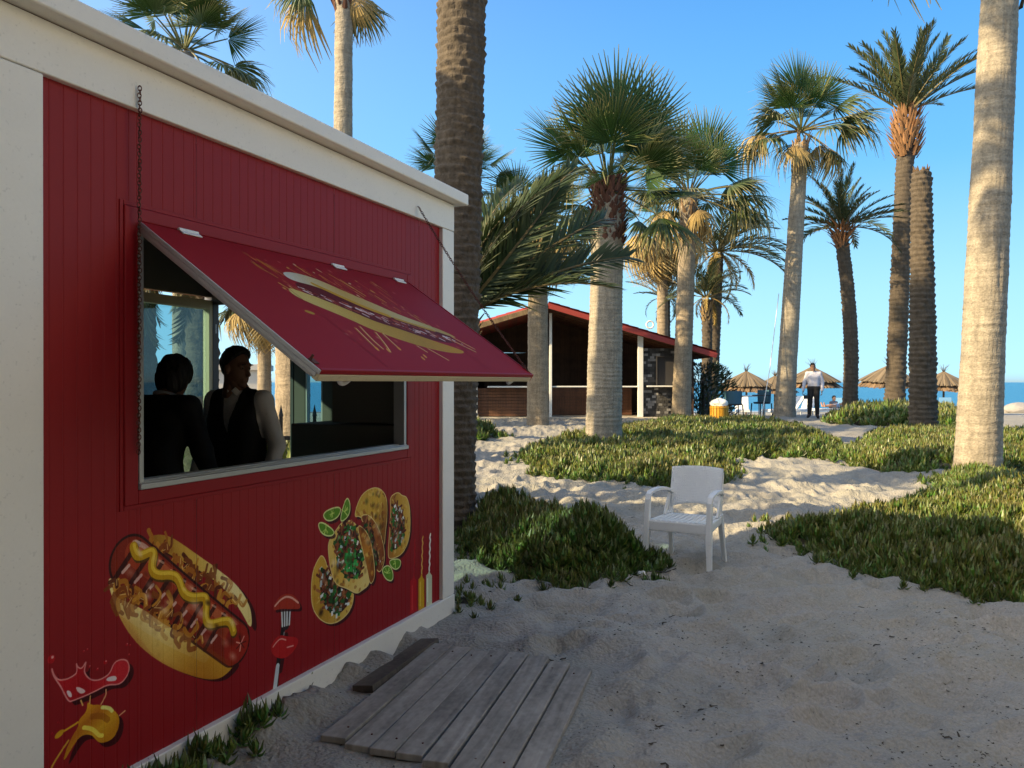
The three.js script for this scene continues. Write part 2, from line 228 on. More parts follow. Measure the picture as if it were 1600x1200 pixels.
  // fork with a piece of sausage
  stroke([156, 34, 153.7, 26, 151.6, 18.6], 3.6, 'rgba(30,2,6,.7)'); stroke([155.3, 46, 152.7, 33, 150.3, 24.4, 147.8, 9], 3.4, '#1c1416'); stroke([149.6, 21, 146.5, 7], 3, '#c9d2d8'); stroke([154.6, 36, 153, 30], 1, '#8d8486'); stroke([152.6, 33, 151.4, 28], 1.3, '#7a6e70');
  fill([152.7, 48.8, 160.4, 46.8, 158.8, 36.1, 152.7, 37.8], '#2a2024'); for (let i = 0; i < 4; i++) stroke([152.6 + i * 2.3, 49 - i * .5, 153.2 + i * 1.8, 39.6 - i * .2], 1.15, '#d5dade');
  drop([145, 49, 150, 55, 158, 55, 165, 51, 169, 44, 161, 46, 152, 48.5], 1.6, -1.6); fill([145, 49, 150, 55, 158, 55, 165, 51, 169, 44, 161, 46, 152, 48.5], '#a8301c'); stroke([147.5, 51, 153, 54, 160, 52.6, 166, 48], 1, '#e2a596'); fill([143.4, 32.1, 150, 36.5, 157, 33.5, 167, 30, 164, 25, 155.8, 22.6, 147, 26], '#b81a1c'); stroke([146, 31.5, 150.5, 34.6, 156, 32], .7, '#e59a90'); stroke([157, 28, 162, 27.4], .7, '#e59a90');
  // tacos and limes
  const tortilla = (l, s, spots = 60) => { drop(l, 2, -2); fill(l, s); poly(g, l); g.save(); g.clip(); scatter(l, spots, (x, y) => { g.beginPath(); g.ellipse(x, y, .5 + r() * 1.8, .4 + r() * 1.2, r() * 3, 0, 7); g.fillStyle = pick(['rgba(150,80,16,.5)', 'rgba(100,46,10,.5)', 'rgba(232,200,110,.5)', 'rgba(196,130,40,.5)']); g.fill(); }); g.restore(); poly(g, l); g.lineWidth = .6; g.strokeStyle = '#e6cf86'; g.stroke(); };
  const filling = (l, n) => { fill(l, '#2a1408'); scatter(l, n * .6, (x, y) => { const q = r(), a = r() * 3.2; if (q < .45) stroke([x, y, x + 3.6 * Math.cos(a), y + 3.6 * Math.sin(a)], 1.5, pick(['#6b2c12', '#8c4a24', '#4a1c0c', '#a6653a'])); else if (q < .72) { g.save(); g.translate(x, y); g.rotate(a); g.fillStyle = pick(['#1f5a20', '#2c7a2a', '#12400f', '#3c9440']); g.fillRect(-1.7, -1, 3.4, 2); g.restore(); } else if (q < .9) { g.save(); g.translate(x, y); g.rotate(a); g.fillStyle = pick(['#dfe6ea', '#b9c9d2', '#f0f0ea']); g.fillRect(-1.3, -.8, 2.6, 1.7); g.restore(); } else stroke([x, y, x + 1.4, y + .6], .8, '#120806'); }); };
  tortilla([217, 83.3, 222.8, 93.5, 231.7, 97.6, 244, 97.7, 253.7, 91.1, 254.5, 79.2, 252, 69.6, 250.4, 58.2, 240.9, 56.7, 234.7, 72.5, 224.3, 83.8], grad(g, 225, 95, 250, 70, '#c9a23c', '#d3a93a', '#8a5a1c'), 110);
  tortilla([257, 89.9, 267.1, 92, 272.3, 88.7, 278.5, 87.5, 283, 78.5, 283, 61.7, 274.1, 51.9, 258.6, 51.5, 254.5, 54, 257, 68.7, 258.6, 82.9], grad(g, 256, 70, 283, 70, '#a06a24', '#c99a34', '#dcb450')); filling([261.1, 85.1, 272.1, 81, 275.8, 72, 274.8, 63.8, 267.1, 56.7, 258.6, 56.6, 258.6, 74.4], 420);
  tortilla([222.8, 83.2, 231.7, 83.5, 240.9, 77.2, 248.8, 66, 252, 52.8, 245.6, 45.1, 239.3, 52, 234.7, 71.7], grad(g, 224, 83, 252, 52, '#6a3414', '#a5602a', '#7a3c18')); filling([228, 79.6, 236, 77, 240, 66, 246, 52, 240, 47, 236, 62, 230, 72], 260);
  tortilla([187.6, 69.4, 181.4, 65.5, 177.7, 59.7, 176.8, 49.8, 178.3, 41.5, 185.1, 33.9, 194.6, 29.1, 204.6, 28.7, 212.8, 31.2, 217, 36.3, 217, 43.4, 205.9, 46, 194, 55.4], grad(g, 178, 60, 214, 34, '#d2a638', '#b98928', '#e2c15c')); filling([184.8, 62.6, 191.4, 58.8, 197.9, 48.8, 215.6, 43.1, 211.8, 35, 199.9, 32, 191.4, 37.7, 184.8, 46.4], 560);
  tortilla([192, 74.5, 200.5, 79.8, 205.9, 83.1, 214.2, 82.6, 221.3, 77.9, 227.2, 69, 234.7, 54.7, 234.7, 41.7, 225.7, 40.2, 219.9, 39.5, 210, 45.3, 199.2, 49.5, 194.6, 58.3, 192.7, 66.2], grad(g, 193, 74, 226, 44, '#e0c064', '#d8b048', '#e8d080')); filling([198.2, 73.9, 206, 80, 216, 80.5, 221.9, 72, 227.7, 58.5, 223.8, 47.6, 210.7, 50.2, 201.5, 58.6], 640);
  tortilla([219.9, 79.9, 230.2, 74.1, 236.2, 65.7, 239.3, 52.9, 240, 44.5, 234.7, 40.7, 231.7, 50.4, 226.3, 63.9], grad(g, 222, 78, 240, 44, '#8c4a16', '#c8852a', '#7e4014')); scatter([208, 66, 218, 66, 222, 58, 219, 52, 210, 55], 60, (x, y) => { g.fillStyle = pick(['#2fa044', '#1f7a30', '#49b860']); g.fillRect(x - 1, y - 1, 2.2, 1.8); });
  const lime = (l, cx, cy) => { drop(l, 1.6, -2); fill(l, '#5c8f1c'); poly(g, l); g.lineWidth = .8; g.strokeStyle = '#d9e59a'; g.stroke(); const b = bounds(l); for (let i = 0; i < 8; i++) { const a = r() * 6.3, q = Math.min(b[2] - b[0], b[3] - b[1]) * .32; stroke([cx, cy, cx + q * Math.cos(a), cy + q * Math.sin(a)], .5, 'rgba(205,228,120,.8)'); } };
  lime([182.4, 85.7, 187.6, 85.6, 199.2, 78.5, 195.3, 76.5, 186.3, 79.2], 190, 81.5); lime([187, 90.1, 195.3, 91.9, 204.6, 91.3, 203.2, 86.9, 196.6, 84.9, 190.1, 85.9], 196, 89); lime([210.7, 96.6, 214.2, 90.7, 212.1, 84.8, 203.2, 82.4, 205.9, 90.3], 208, 88); lime([257, 51.8, 270.5, 49.6, 270.5, 44.8, 263.7, 43.7, 257, 48.5], 264, 48); lime([247.2, 48, 255.3, 49.2, 261.1, 44.2, 261.1, 37.4, 252, 40.7], 254, 44);
  for (let i = 0; i < 120; i++) { const [cx, cy, q] = [[208, 62, 17], [196, 48, 15], [238, 80, 15], [268, 71, 13], [238, 62, 12]][i % 5]; soft(g, cx + (r() - .5) * q * 1.5, cy + (r() - .5) * q * 1.9, 1 + 2.4 * r(), ['20,8,2', '255,240,205', '90,40,8', '20,40,8'][i % 4], .3 + .25 * r()); }
  // sauce bottles
  for (const [l, s, e, sq] of [[[283, 12, 283, 32.9, 285.8, 33.6, 287.6, 36, 289.5, 32.8, 291.3, 31.1, 291.3, 12], '#b01018', '#d63a3a', null], [[293.8, 11, 293.8, 31.4, 296.4, 32.2, 298, 34.2, 299.9, 31.4, 301.8, 29.6, 301.8, 11], '#c89a14', '#e8c850', '#c9861e'], [[304.4, 10, 304.4, 31.8, 307.1, 32.4, 308.7, 34, 310.7, 31.7, 312.9, 30, 312.9, 10], '#c9cfae', '#eef0dc', '#e6e6da']]) { poly(g, l, false); g.fillStyle = s; g.fill(); stroke([l[0] + 2.4, 14, l[0] + 2.4, 29], 1.1, e); const x = l[0] + 4.6, z = []; for (let y = 34; y < 60; y += 2) z.push(x + Math.sin(y * 1.2) * .9 + (y - 34) * .06, y); stroke(z, sq ? 1.8 : 1.4, sq ?? '#a3121c'); if (sq) stroke(z.map((v, i) => i % 2 ? v + .3 : v - .3), .6, 'rgba(255,245,220,.5)'); }
  grain(c, r, 9);
  const t = new THREE.CanvasTexture(c); t.colorSpace = THREE.SRGBColorSpace; return t;
}
function flapPrint() {
  const [c, g, k] = artCanvas(1024, 490, 478.5 / 100, RED), r = rngOf(23), pick = (a) => a[Math.floor(r() * a.length)];
  g.setTransform(k, 0, 0, k, 0, 0); g.lineCap = g.lineJoin = 'round';
  const fill = (l, s) => { poly(g, l); g.fillStyle = s; g.fill(); }, stroke = (l, w, s) => { line(g, l); g.lineWidth = w; g.strokeStyle = s; g.stroke(); };
  for (let i = 0; i < 110; i++) { const x = 46 + r() * 110, y = 9 + r() * (36 + (x - 46) * .1), q = 3 + r() * 13, a = 1.0 + r() * .5; stroke([x, y, x + q * Math.cos(a), y + q * Math.sin(a)], .3 + r() * .9, pick(['#a8661c', '#8f3a22', '#c08a3a', '#7a1a1c', '#b4522c'])); if (r() < .5) { g.beginPath(); g.ellipse(x, y, .6 + r() * 1.4, .5 + r(), a, 0, 7); g.fillStyle = pick(['#b5823a', '#a04a2a', '#c7a27a', '#8a2420']); g.fill(); } }
  for (let i = 0; i < 90; i++) soft(g, 50 + r() * 120, 8 + r() * 70, .5 + r() * 1.6, ['200,150,80', '120,20,20', '220,190,150', '170,90,40'][i % 4], .5);
  fill([47, 17.4, 50, 18, 50.9, 23.2, 48, 24.2], '#9c5a1e'); fill([54, 12.4, 57, 13, 60.4, 25.5, 57, 22], '#a8621c'); fill([39.5, 58, 43, 56.5, 47.4, 58.6, 44, 60.5], '#a8842a');
  fill([60.8, 30.6, 78.4, 29, 96, 37, 112, 47, 130, 54, 155, 60.5, 169.7, 68.4, 152, 74, 121.5, 70, 95.9, 60.3, 76.4, 52.3, 60.9, 42.6], '#5c140e');
  fill([51.2, 37.3, 57.3, 39.2, 66.9, 42.6, 83.1, 51.4, 93.6, 59, 111.9, 63.9, 134.1, 72.5, 158.3, 79.9, 149.9, 83.5, 124.2, 82.6, 99.6, 76.1, 80.5, 68, 70.6, 59.4, 59.1, 52.8, 50.6, 47.5, 47.7, 42.6], grad(g, 60, 40, 150, 84, '#c2ae62', '#b3923c', '#a5802a', '#b08222'));
  fill([62, 23.8, 68, 20.6, 80, 20, 92, 23, 106.3, 32.7, 120.7, 39.6, 133.1, 48, 156, 55.9, 169.1, 61.9, 171.9, 67.5, 157, 62.1, 129.9, 55.3, 112.6, 49.7, 94.3, 40.4, 80.6, 31, 63, 29.6], grad(g, 62, 22, 172, 66, '#c4c6b8', '#b89a52', '#b5a878', '#a98e46'));
  stroke([80, 29, 92, 38, 104, 46, 118, 51], 3.4, '#b98e1c'); stroke([122, 53, 140, 58, 152, 61], 2.4, '#b08a2c');
  for (let i = 0; i < 260; i++) { const t = r(), x = lerp(60, 166, t), y = lerp(36, 70, t) + 6 * Math.sin(t * 3.1) * .6 + (r() - .5) * 9 * Math.sin(.3 + t * 2.5); const a = .3 + r() * .5; stroke([x, y, x + 3 * Math.cos(a), y + 3 * Math.sin(a)], .5 + r() * .9, pick(['#7a1a12', '#8f2a1a', '#4a0c08', '#a85a3a', '#c9b8b0', '#6b1410', '#d8ccc6', '#93431f'])); }
  for (const l of [[66, 68, 63, 78, 61.4, 85.4], [80, 70, 76, 78, 70.5, 86], [86, 70, 84, 77, 83.2, 83], [72, 66, 68, 76, 67, 84], [114.3, 80.9, 118, 86, 120.6, 90.4], [106, 79, 108, 84], [160, 70, 172, 80], [166, 66, 176, 77]]) { stroke(l, 1.6, '#a4661c'); stroke(l.map((v, i) => i % 2 ? v : v + .5), .5, '#dcc090'); }
  for (const [x, y] of [[62, 84], [70.5, 85], [83.2, 82.6], [95, 90], [100, 88]]) { g.beginPath(); g.ellipse(x, y, 1, 1.8, .5, 0, 7); g.fillStyle = '#c48a34'; g.fill(); }
  grain(c, r, 9);
  const t = new THREE.CanvasTexture(c); t.colorSpace = THREE.SRGBColorSpace; return t;
}
function chain(p0, p1, sag, link = .018) {
  const n = Math.round(p0.distanceTo(p1) / (link * .78)), list = [], base = new THREE.TorusGeometry(link * .36, link * .11, 5, 10); base.scale(1, 1.5, 1);
  for (let i = 0; i <= n; i++) { const t = i / n, p = p0.clone().lerp(p1, t); p.y -= sag * 4 * t * (1 - t); const q = new THREE.Quaternion().setFromUnitVectors(V(0, 1, 0), p1.clone().sub(p0).normalize()); const g = base.clone(); g.rotateY((i % 2) * 1.45 + .3 * Math.sin(i * 1.7)); g.applyQuaternion(q); g.translate(p.x + .002 * Math.sin(i * 2.3), p.y, p.z); list.push(g); }
  return join(list);
}
{
  const k = thing('food_kiosk', 'red and white food kiosk with open serving hatch and fast food pictures', 'kiosk', KIOSK_POS, KIOSK_TURN);
  const print = phys({ map: frontPrint(), roughness: .5, specularIntensity: .45 });
  // ribbed front panels round the hatch; a is measured along the front from the left end
  const a0 = .19, a1 = 3.25, hole = [.6315, 2.769, 1.197, 2.2119], yb = .09, yt = 2.67, rib = .0575, dp = .0014;
  const seams = [a0, .95, 1.98, 2.95, a1];
  for (let s = 0; s < 4; s++) {
    const up = new MB(), low = new MB(); const from = seams[s] + .001, to = seams[s + 1] - .001, cols = [from];
    const put = (x0, z0, x1, z1) => {
      const cut = (x0 + x1) / 2 > hole[0] && (x0 + x1) / 2 < hole[1] ? [[yb, hole[2]], [hole[3], yt]] : [[yb, yt]];
      for (const [y0, y1] of cut) { const m = y0 > 2 ? up : low, v = [[x0, y0, z0], [x1, y0, z1], [x1, y1, z1], [x0, y1, z0]].map(([x, y, z]) => m.v(x - 3.4, y, z, null, x / 3.4, y / 2.7193)); m.q(...v); }
    };
    const edges = [from, to]; for (let i = 1; i < 80; i++) { const e = a0 + i * rib; if (e > from + .01 && e < to - .01) edges.push(e); }
    for (const h of [hole[0], hole[1]]) if (h > from && h < to) edges.push(h);
    edges.sort((p, q) => p - q);
    for (let i = 0; i + 1 < edges.length; i++) {
      const x0 = edges[i], x1 = edges[i + 1]; if (x1 - x0 < .012) { put(x0, 0, x1, 0); continue; }
      put(x0, 0, x1 - .008, 0); put(x1 - .008, 0, x1 - .006, -dp); put(x1 - .006, -dp, x1 - .003, -dp); put(x1 - .003, -dp, x1, 0);
    }
    mesh('wall_panel', low.geo(true), print, k); if (up.i.length) mesh('wall_panel', up.geo(true), print, k);
  }
  // inner lining of the front, other walls, floor, ceiling
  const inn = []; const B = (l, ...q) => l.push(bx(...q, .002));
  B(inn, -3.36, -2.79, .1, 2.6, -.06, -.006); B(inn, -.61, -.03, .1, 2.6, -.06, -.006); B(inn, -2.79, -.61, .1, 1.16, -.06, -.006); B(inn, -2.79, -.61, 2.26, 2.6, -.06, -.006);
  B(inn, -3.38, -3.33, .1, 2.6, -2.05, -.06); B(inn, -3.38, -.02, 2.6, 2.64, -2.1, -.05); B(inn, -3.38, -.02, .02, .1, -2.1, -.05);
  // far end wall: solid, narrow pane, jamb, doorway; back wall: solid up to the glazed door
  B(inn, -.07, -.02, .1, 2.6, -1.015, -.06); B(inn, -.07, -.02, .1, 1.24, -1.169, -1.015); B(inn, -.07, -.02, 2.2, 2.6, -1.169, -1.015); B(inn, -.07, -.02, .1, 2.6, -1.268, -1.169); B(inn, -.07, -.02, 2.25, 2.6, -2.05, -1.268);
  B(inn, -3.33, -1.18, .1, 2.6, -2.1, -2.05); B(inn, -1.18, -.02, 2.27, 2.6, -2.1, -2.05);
  mesh('inner_lining', join(inn), shadeLiner, k);
  const out = [];
  B(out, -.018, .0, .02, 2.66, -1.013, -.03); B(out, -.018, 0, .02, 1.238, -1.171, -1.015); B(out, -.018, 0, 2.202, 2.66, -1.171, -1.015); B(out, -.018, 0, .02, 2.66, -1.266, -1.171); B(out, -.018, 0, 2.252, 2.66, -2.05, -1.268);
  B(out, -3.4, -1.18, .02, 2.66, -2.125, -2.102); B(out, -1.18, 0, 2.272, 2.66, -2.125, -2.102); B(out, -3.42, -3.382, .02, 2.66, -2.1, -.03);
  mesh('outer_wall', join(out), redPaint, k);
  // white steel frame
  mesh('corner_post', bx(-.163, .012, .112, 2.654, -.09, .028, .006, 2), white, k); mesh('corner_post', bx(-3.42, -3.197, .112, 2.654, -.09, .028, .006, 2), white, k);
  mesh('corner_post', bx(-.05, .012, .112, 2.654, -2.14, -2.05, .006, 2), white, k); mesh('corner_post', bx(-3.42, -3.3, .112, 2.654, -2.14, -2.05, .006, 2), white, k);
  mesh('top_beam', bx(-3.42, .012, 2.656, 2.842, -2.14, .03, .006, 2), white, k);
  mesh('base_beam', join([bx(-3.42, .014, -.14, .110, -.1, .033, .006, 2), bx(-3.42, .014, -.14, .09, -2.14, -2.03, .006), bx(-.06, .012, -.14, .09, -2.03, -.1, .006), bx(-3.42, -3.3, -.14, .09, -2.03, -.1, .006)]), white, k);
  const rf = bx(-3.52, .085, 2.846, 2.925, -2.22, .108, .01, 3); mesh('roof', rf, white, k);
  mesh('roof_joint', bx(-3.41, .004, 2.8415, 2.8465, -2.13, .022, .001), rust, k);
  // hatch opening: red moulded surround, aluminium sill and side frame
  const ring = []; const [h0, h1, hy0, hy1] = [hole[0] - 3.4, hole[1] - 3.4, hole[2], hole[3]];
  ring.push(bx(h0 - .07, h0 - .004, hy0 - .075, hy1 + .07, -.004, .011, .005, 2), bx(h1 + .004, h1 + .055, hy0 - .075, hy1 + .07, -.004, .011, .005, 2), bx(h0 - .004, h1 + .004, hy0 - .075, hy0 - .02, -.004, .0105, .005, 2), bx(h0 - .004, h1 + .004, hy1 + .018, hy1 + .07, -.004, .0105, .005, 2));
  ring.push(bx(h0 - .088, h0 - .071, hy0 - .093, hy1 + .088, -.004, .005, .002), bx(h1 + .056, h1 + .073, hy0 - .093, hy1 + .088, -.004, .005, .002), bx(h0 - .07, h1 + .055, hy0 - .093, hy0 - .076, -.004, .0052, .002), bx(h0 - .07, h1 + .055, hy1 + .071, hy1 + .088, -.004, .0052, .002));
  mesh('hatch_surround', join(ring), redPaint, k);
  mesh('window_sill', join([bx(h0 - .002, h1 + .002, hy0 - .019, hy0 + .004, -.075, .022, .004, 2), bx(h0 - .002, h1 + .002, hy0 + .004, hy0 + .014, -.075, -.03, .002), bx(h0 - .002, h1 + .002, hy0 + .004, hy0 + .01, .0, .01, .002)]), alu, k);
  mesh('window_frame', join([bx(h0, h0 + .022, hy0 + .005, hy1, -.07, .012, .003), bx(h1 - .03, h1, hy0 + .005, hy1, -.07, .006, .003), bx(h0 + .02, h1 - .03, hy1 - .02, hy1, -.07, -.01, .003)]), alu, k);
  // glazed door in the back wall and narrow pane in the end wall
  const door = mesh('glazed_door', join([bx(-.11, -.052, .12, 2.24, -2.1, -2.035, .004), bx(-1.17, -1.11, .12, 2.24, -2.1, -2.035, .004), bx(-1.11, -.11, 2.17, 2.24, -2.1, -2.035, .004), bx(-1.11, -.11, .12, .3, -2.1, -2.035, .004)]), cream, k);
  const tint = phys({ color: L(.52, .70, .74), roughness: .02, transmission: 1, thickness: 0, ior: 1.45 });
  mesh('pane', bx(-1.11, -.11, .3, 2.17, -2.073, -2.067, .001), tint, door);
  mesh('hinge', bx(-.052, -.03, 1.98, 2.06, -2.06, -2.03, .004), alu, door); mesh('handle', join([bx(-1.15, -1.13, 1.02, 1.16, -2.034, -2.02, .003), bx(-1.15, -1.03, 1.1, 1.118, -2.012, -1.998, .003)]), alu, door);
  const win = mesh('side_window', join([bx(-.066, -.03, 1.241, 2.199, -1.03, -1.016, .002), bx(-.066, -.03, 1.241, 2.199, -1.168, -1.154, .002), bx(-.066, -.03, 1.241, 1.255, -1.154, -1.03, .002)]), alu, k);
  mesh('pane', bx(-.05, -.045, 1.255, 2.199, -1.154, -1.03, .001), tint, win);
  mesh('door_frame', join([bx(-.075, -.01, .1, 2.248, -1.3, -1.27, .003), bx(-.075, -.01, .1, 2.248, -2.05, -2.03, .003), bx(-.075, -.01, 2.21, 2.248, -2.03, -1.3, .003)]), std({ color: L(.05, .05, .05), roughness: .6 }), k);
  // counter and cabinet inside, in the same shade-dark lining
  mesh('counter', join([bx(-2.9, -.6, 1.1, 1.14, -.34, -.062, .006), bx(-.6, -.08, .1, 1.32, -.9, -.1, .006), bx(-.56, -.1, 1.33, 1.9, -.6, -.12, .006)]), shadeLiner, k);
  // flap, hinged over the opening and propped out
  const flap = new THREE.Group(); flap.name = 'hatch_flap'; flap.position.set(0, hy1 + .012, .016); flap.rotation.x = Math.atan2(.5829, .8314); k.add(flap);
  const LF = 1.012, F = (...q) => bx(...q, .003), fm = new MB(), X0 = -2.7685, X1 = -.6312;
  for (const [x0, x1] of [[X0, -2.26], [-2.256, -1.2], [-1.196, X1]]) fm.q(...[[x0, 0], [x0, LF], [x1, LF], [x1, 0]].map(([x, z]) => fm.v(x, .004, z, null, (x - X0) / 2.14, 1 - z / 1.024)));
  mesh('flap_sheet', fm.geo(true), phys({ map: flapPrint(), roughness: .6, specularIntensity: .3 }), flap);
  mesh('flap_board', F(X0 + .004, X1 - .004, -.028, .0, .004, LF - .004), redPaint, flap);
  mesh('flap_edge', join([F(X0 - .006, X0, -.012, .006, .0, LF + .012), F(X0 - .003, X0 + .016, -.030, -.0125, .01, LF), F(X0 + .012, X0 + .034, -.044, -.0305, .02, LF - .02)]), alu, flap);
  mesh('flap_edge', join([F(X1, X1 + .014, -.036, .008, .0, LF + .012)]), redPaint, flap);
  mesh('front_edge', join([F(X0, X1, -.012, .009, LF - .002, LF + .012)]), redPaint, flap);
  mesh('front_edge', join([F(X0, X1, -.04, -.0125, LF - .012, LF + .014)]), cream, flap);
  for (const x of [-2.52, -1.42, -.76]) { const h = mesh('hinge', join([F(x - .055, x + .055, .006, .012, .006, .034), new THREE.CylinderGeometry(.006, .006, .11, 8).rotateZ(Math.PI / 2).translate(x, .011, .001)].map((q) => boxUV(q))), plastic, flap); }
  for (const x of [-2.46, -.72]) mesh('pull_ring', join([boxUV(new THREE.TorusGeometry(.038, .011, 8, 20).translate(x, -.062, LF - .06))]), plastic, flap);
  mesh('corner_bracket', join([F(X0 + .004, X0 + .012, .005, .03, LF - .06, LF - .05), F(X0 + .004, X0 + .035, .005, .009, LF - .065, LF - .03)]), rust, flap);
  mesh('chain', chain(V(-2.795, 2.735, .042), V(-2.79, 1.33, .03), 0), rust, k);
  mesh('chain', chain(V(-.535, 2.72, .042), V(X1, 1.66, .83), .03), rust, k);
}
{ // unseen cabin added behind the camera's left shoulder to shade the near sand
  const c = thing('added_shade_cabin', 'plain unseen cabin added beside the red food kiosk to shade the near sand', 'cabin', [KIOSK_POS[0] - 3.5 * .3721, 0, -(5.8023 - 3.5 * .9282)], KIOSK_TURN);
  mesh('wall', bx(-4.4, -.02, .1, 2.66, -2.1, 0, .01), white, c); mesh('base_beam', bx(-4.42, -.01, -.15, .1, -2.12, .02, .01), white, c); mesh('roof', bx(-4.5, .0, 2.66, 2.93, -2.2, .09, .02), white, c); mesh('door', join([bx(-3.3, -2.4, .1, 2.1, .001, .03, .005), bx(-2.52, -2.46, 1, 1.14, .03, .06, .005)]), alu, c);
}
// ---------- palms ----------
function fanLeaf(seed, o) {                                          // costapalmate leaf along +Y, upper side +Z; blade radius 1, petiole o.lp
  const r = rngOf(seed), m = new MB(), n = o.n, S = o.spread, lp = o.lp, green = o.c0, tip = o.c1, mid = o.cm;
  const P = [], k = 6; for (let i = 0; i <= k; i++) { const t = i / k; P.push(V(0, lp * t, -.10 * lp * (1 - Math.cos(t * 1.5)) * (o.droop > .5 ? 2 : 1))); }
  m.tube(P, (t) => lerp(.028, .013, t), 4, o.cp);
  const hub = P[k];
  for (let i = 0; i < n; i++) {
    const a = ((i + .5) / n - .5) * S + (r() - .5) * .04, ca = Math.cos(a), sa = Math.sin(a), R = (.72 + .28 * Math.cos(a * .55)) * (.88 + .2 * r()), dr = o.droop * (.75 + .5 * r()), hang = r() < o.frayed ? .5 + .6 * r() : 0, half = S / n * .5;
    const tone = .78 + .4 * r(), col = (q) => [0, 1, 2].map((j) => lerp(lerp(green[j], mid[j], clamp(q * 1.6)), tip[j], sm(.62, 1, q)) * tone);
    let prev = null;
    for (const q of [.05, .3, .5, .74, 1]) {
      const rho = q * R, w = q < .55 ? rho * half * 1.08 : lerp(.52 * R * half, .004, sm(.5, 1.0, q)), bend = dr * q * q * .5 + hang * Math.max(0, q - .45) * (q - .45) * 1.6, back = 1 - .35 * Math.min(1.4, bend) * q;
      const cx = sa * rho * back, cy = ca * rho * back, cz = -bend * R - .16 * Math.abs(sa) * rho * o.cup, wx = ca * w, wy = -sa * w, f = .35 * w;
      const c = col(q), ring = [m.v(hub.x + cx - wx, hub.y + cy - wy, hub.z + cz - f, c), m.v(hub.x + cx, hub.y + cy, hub.z + cz + f * .4, c), m.v(hub.x + cx + wx, hub.y + cy + wy, hub.z + cz - f, c)];
      if (prev) { m.q(prev[0], prev[1], ring[1], ring[0]); m.q(prev[1], prev[2], ring[2], ring[1]); }
      prev = ring;
    }
  }
  return m.geo(true);
}
const G1 = [.020, .062, .014], G2 = [.05, .105, .024], YT = [.36, .31, .13], STRAW = [.38, .27, .10], STRAW2 = [.30, .20, .08], PET = [.16, .17, .06];
const FAN = {
  fresh: [1, 2, 3].map((s) => fanLeaf(100 + s, { n: 42, spread: 3.0, lp: .95, droop: .12, frayed: .1, cup: .9, c0: G1, cm: G2, c1: YT, cp: PET })),
  old: [1, 2, 3].map((s) => fanLeaf(120 + s, { n: 32, spread: 3.4, lp: 1.0, droop: .75, frayed: .5, cup: .6, c0: [.045, .085, .022], cm: [.09, .12, .04], c1: [.42, .33, .15], cp: [.2, .17, .07] })),
  dry: [1, 2, 3].map((s) => fanLeaf(140 + s, { n: 24, spread: 3.0, lp: .9, droop: 1.5, frayed: .6, cup: 1.4, c0: STRAW2, cm: STRAW, c1: [.44, .34, .17], cp: STRAW2 })),
};
function frond(seed, o) {                                            // feather leaf along +Y, upper side +Z, length 1
  const r = rngOf(seed), m = new MB(), N = 14, pts = [], tan = []; let p = V(0, 0, 0), th = 0;
  for (let i = 0; i <= N; i++) { const t = i / N; th = o.bend * Math.pow(t, 1.4); pts.push(p.clone()); tan.push(V(0, Math.cos(th), -Math.sin(th))); p = p.clone().addScaledVector(tan[i], 1 / N); }
  m.tube(pts, (t) => lerp(.013, .0025, t) * o.thick, 4, o.cp);
  for (let i = 0; i < o.n; i++) for (const s of [-1, 1]) {
    const t = lerp(.13, .995, (i + .25 * r()) / o.n), f = Math.min(N - 1, Math.floor(t * N)), b = pts[f].clone().lerp(pts[f + 1], t * N - f), d = tan[f], up = V(1, 0, 0).cross(d).normalize();
    const len = o.len * (.5 + .5 * Math.sin(Math.PI * clamp(t * .9 + .12))) * (t < .22 ? .35 + 2.9 * (t - .0) : 1) * (.85 + .3 * r()), ang = lerp(.95, .42, t) + (r() - .5) * .25, lift = .42 + (r() - .5) * .7;
    const dir = d.clone().multiplyScalar(Math.cos(ang)).add(V(s * Math.sin(ang) * Math.cos(lift), 0, 0)).addScaledVector(up, Math.sin(ang) * Math.sin(lift)).normalize();
    const side = d.clone().addScaledVector(dir, -d.dot(dir)).normalize(), w = o.w * (.8 + .4 * r()), tone = .72 + .5 * r(), sag = o.sag * (.6 + r());
    let prev = null;
    [0, .35, .72, 1].forEach((q, j) => {
      const c = b.clone().addScaledVector(dir, q * len).addScaledVector(up, -sag * q * q * len), ww = w * [.5, 1, .7, .06][j], cc = [0, 1, 2].map((h) => lerp(o.c0[h], o.c1[h], q * q) * tone), A = c.clone().addScaledVector(side, ww), B = c.clone().addScaledVector(side, -ww), C = c.clone().addScaledVector(up, .0);
      const ring = [m.v(A.x, A.y, A.z, cc), m.v(B.x, B.y, B.z, cc)]; if (prev) m.q(prev[0], prev[1], ring[1], ring[0]); prev = ring;
    });
  }
  return m.geo(true);
}
const DG = [.065, .095, .040], DT = [.16, .165, .075], RACH = [.20, .16, .06];
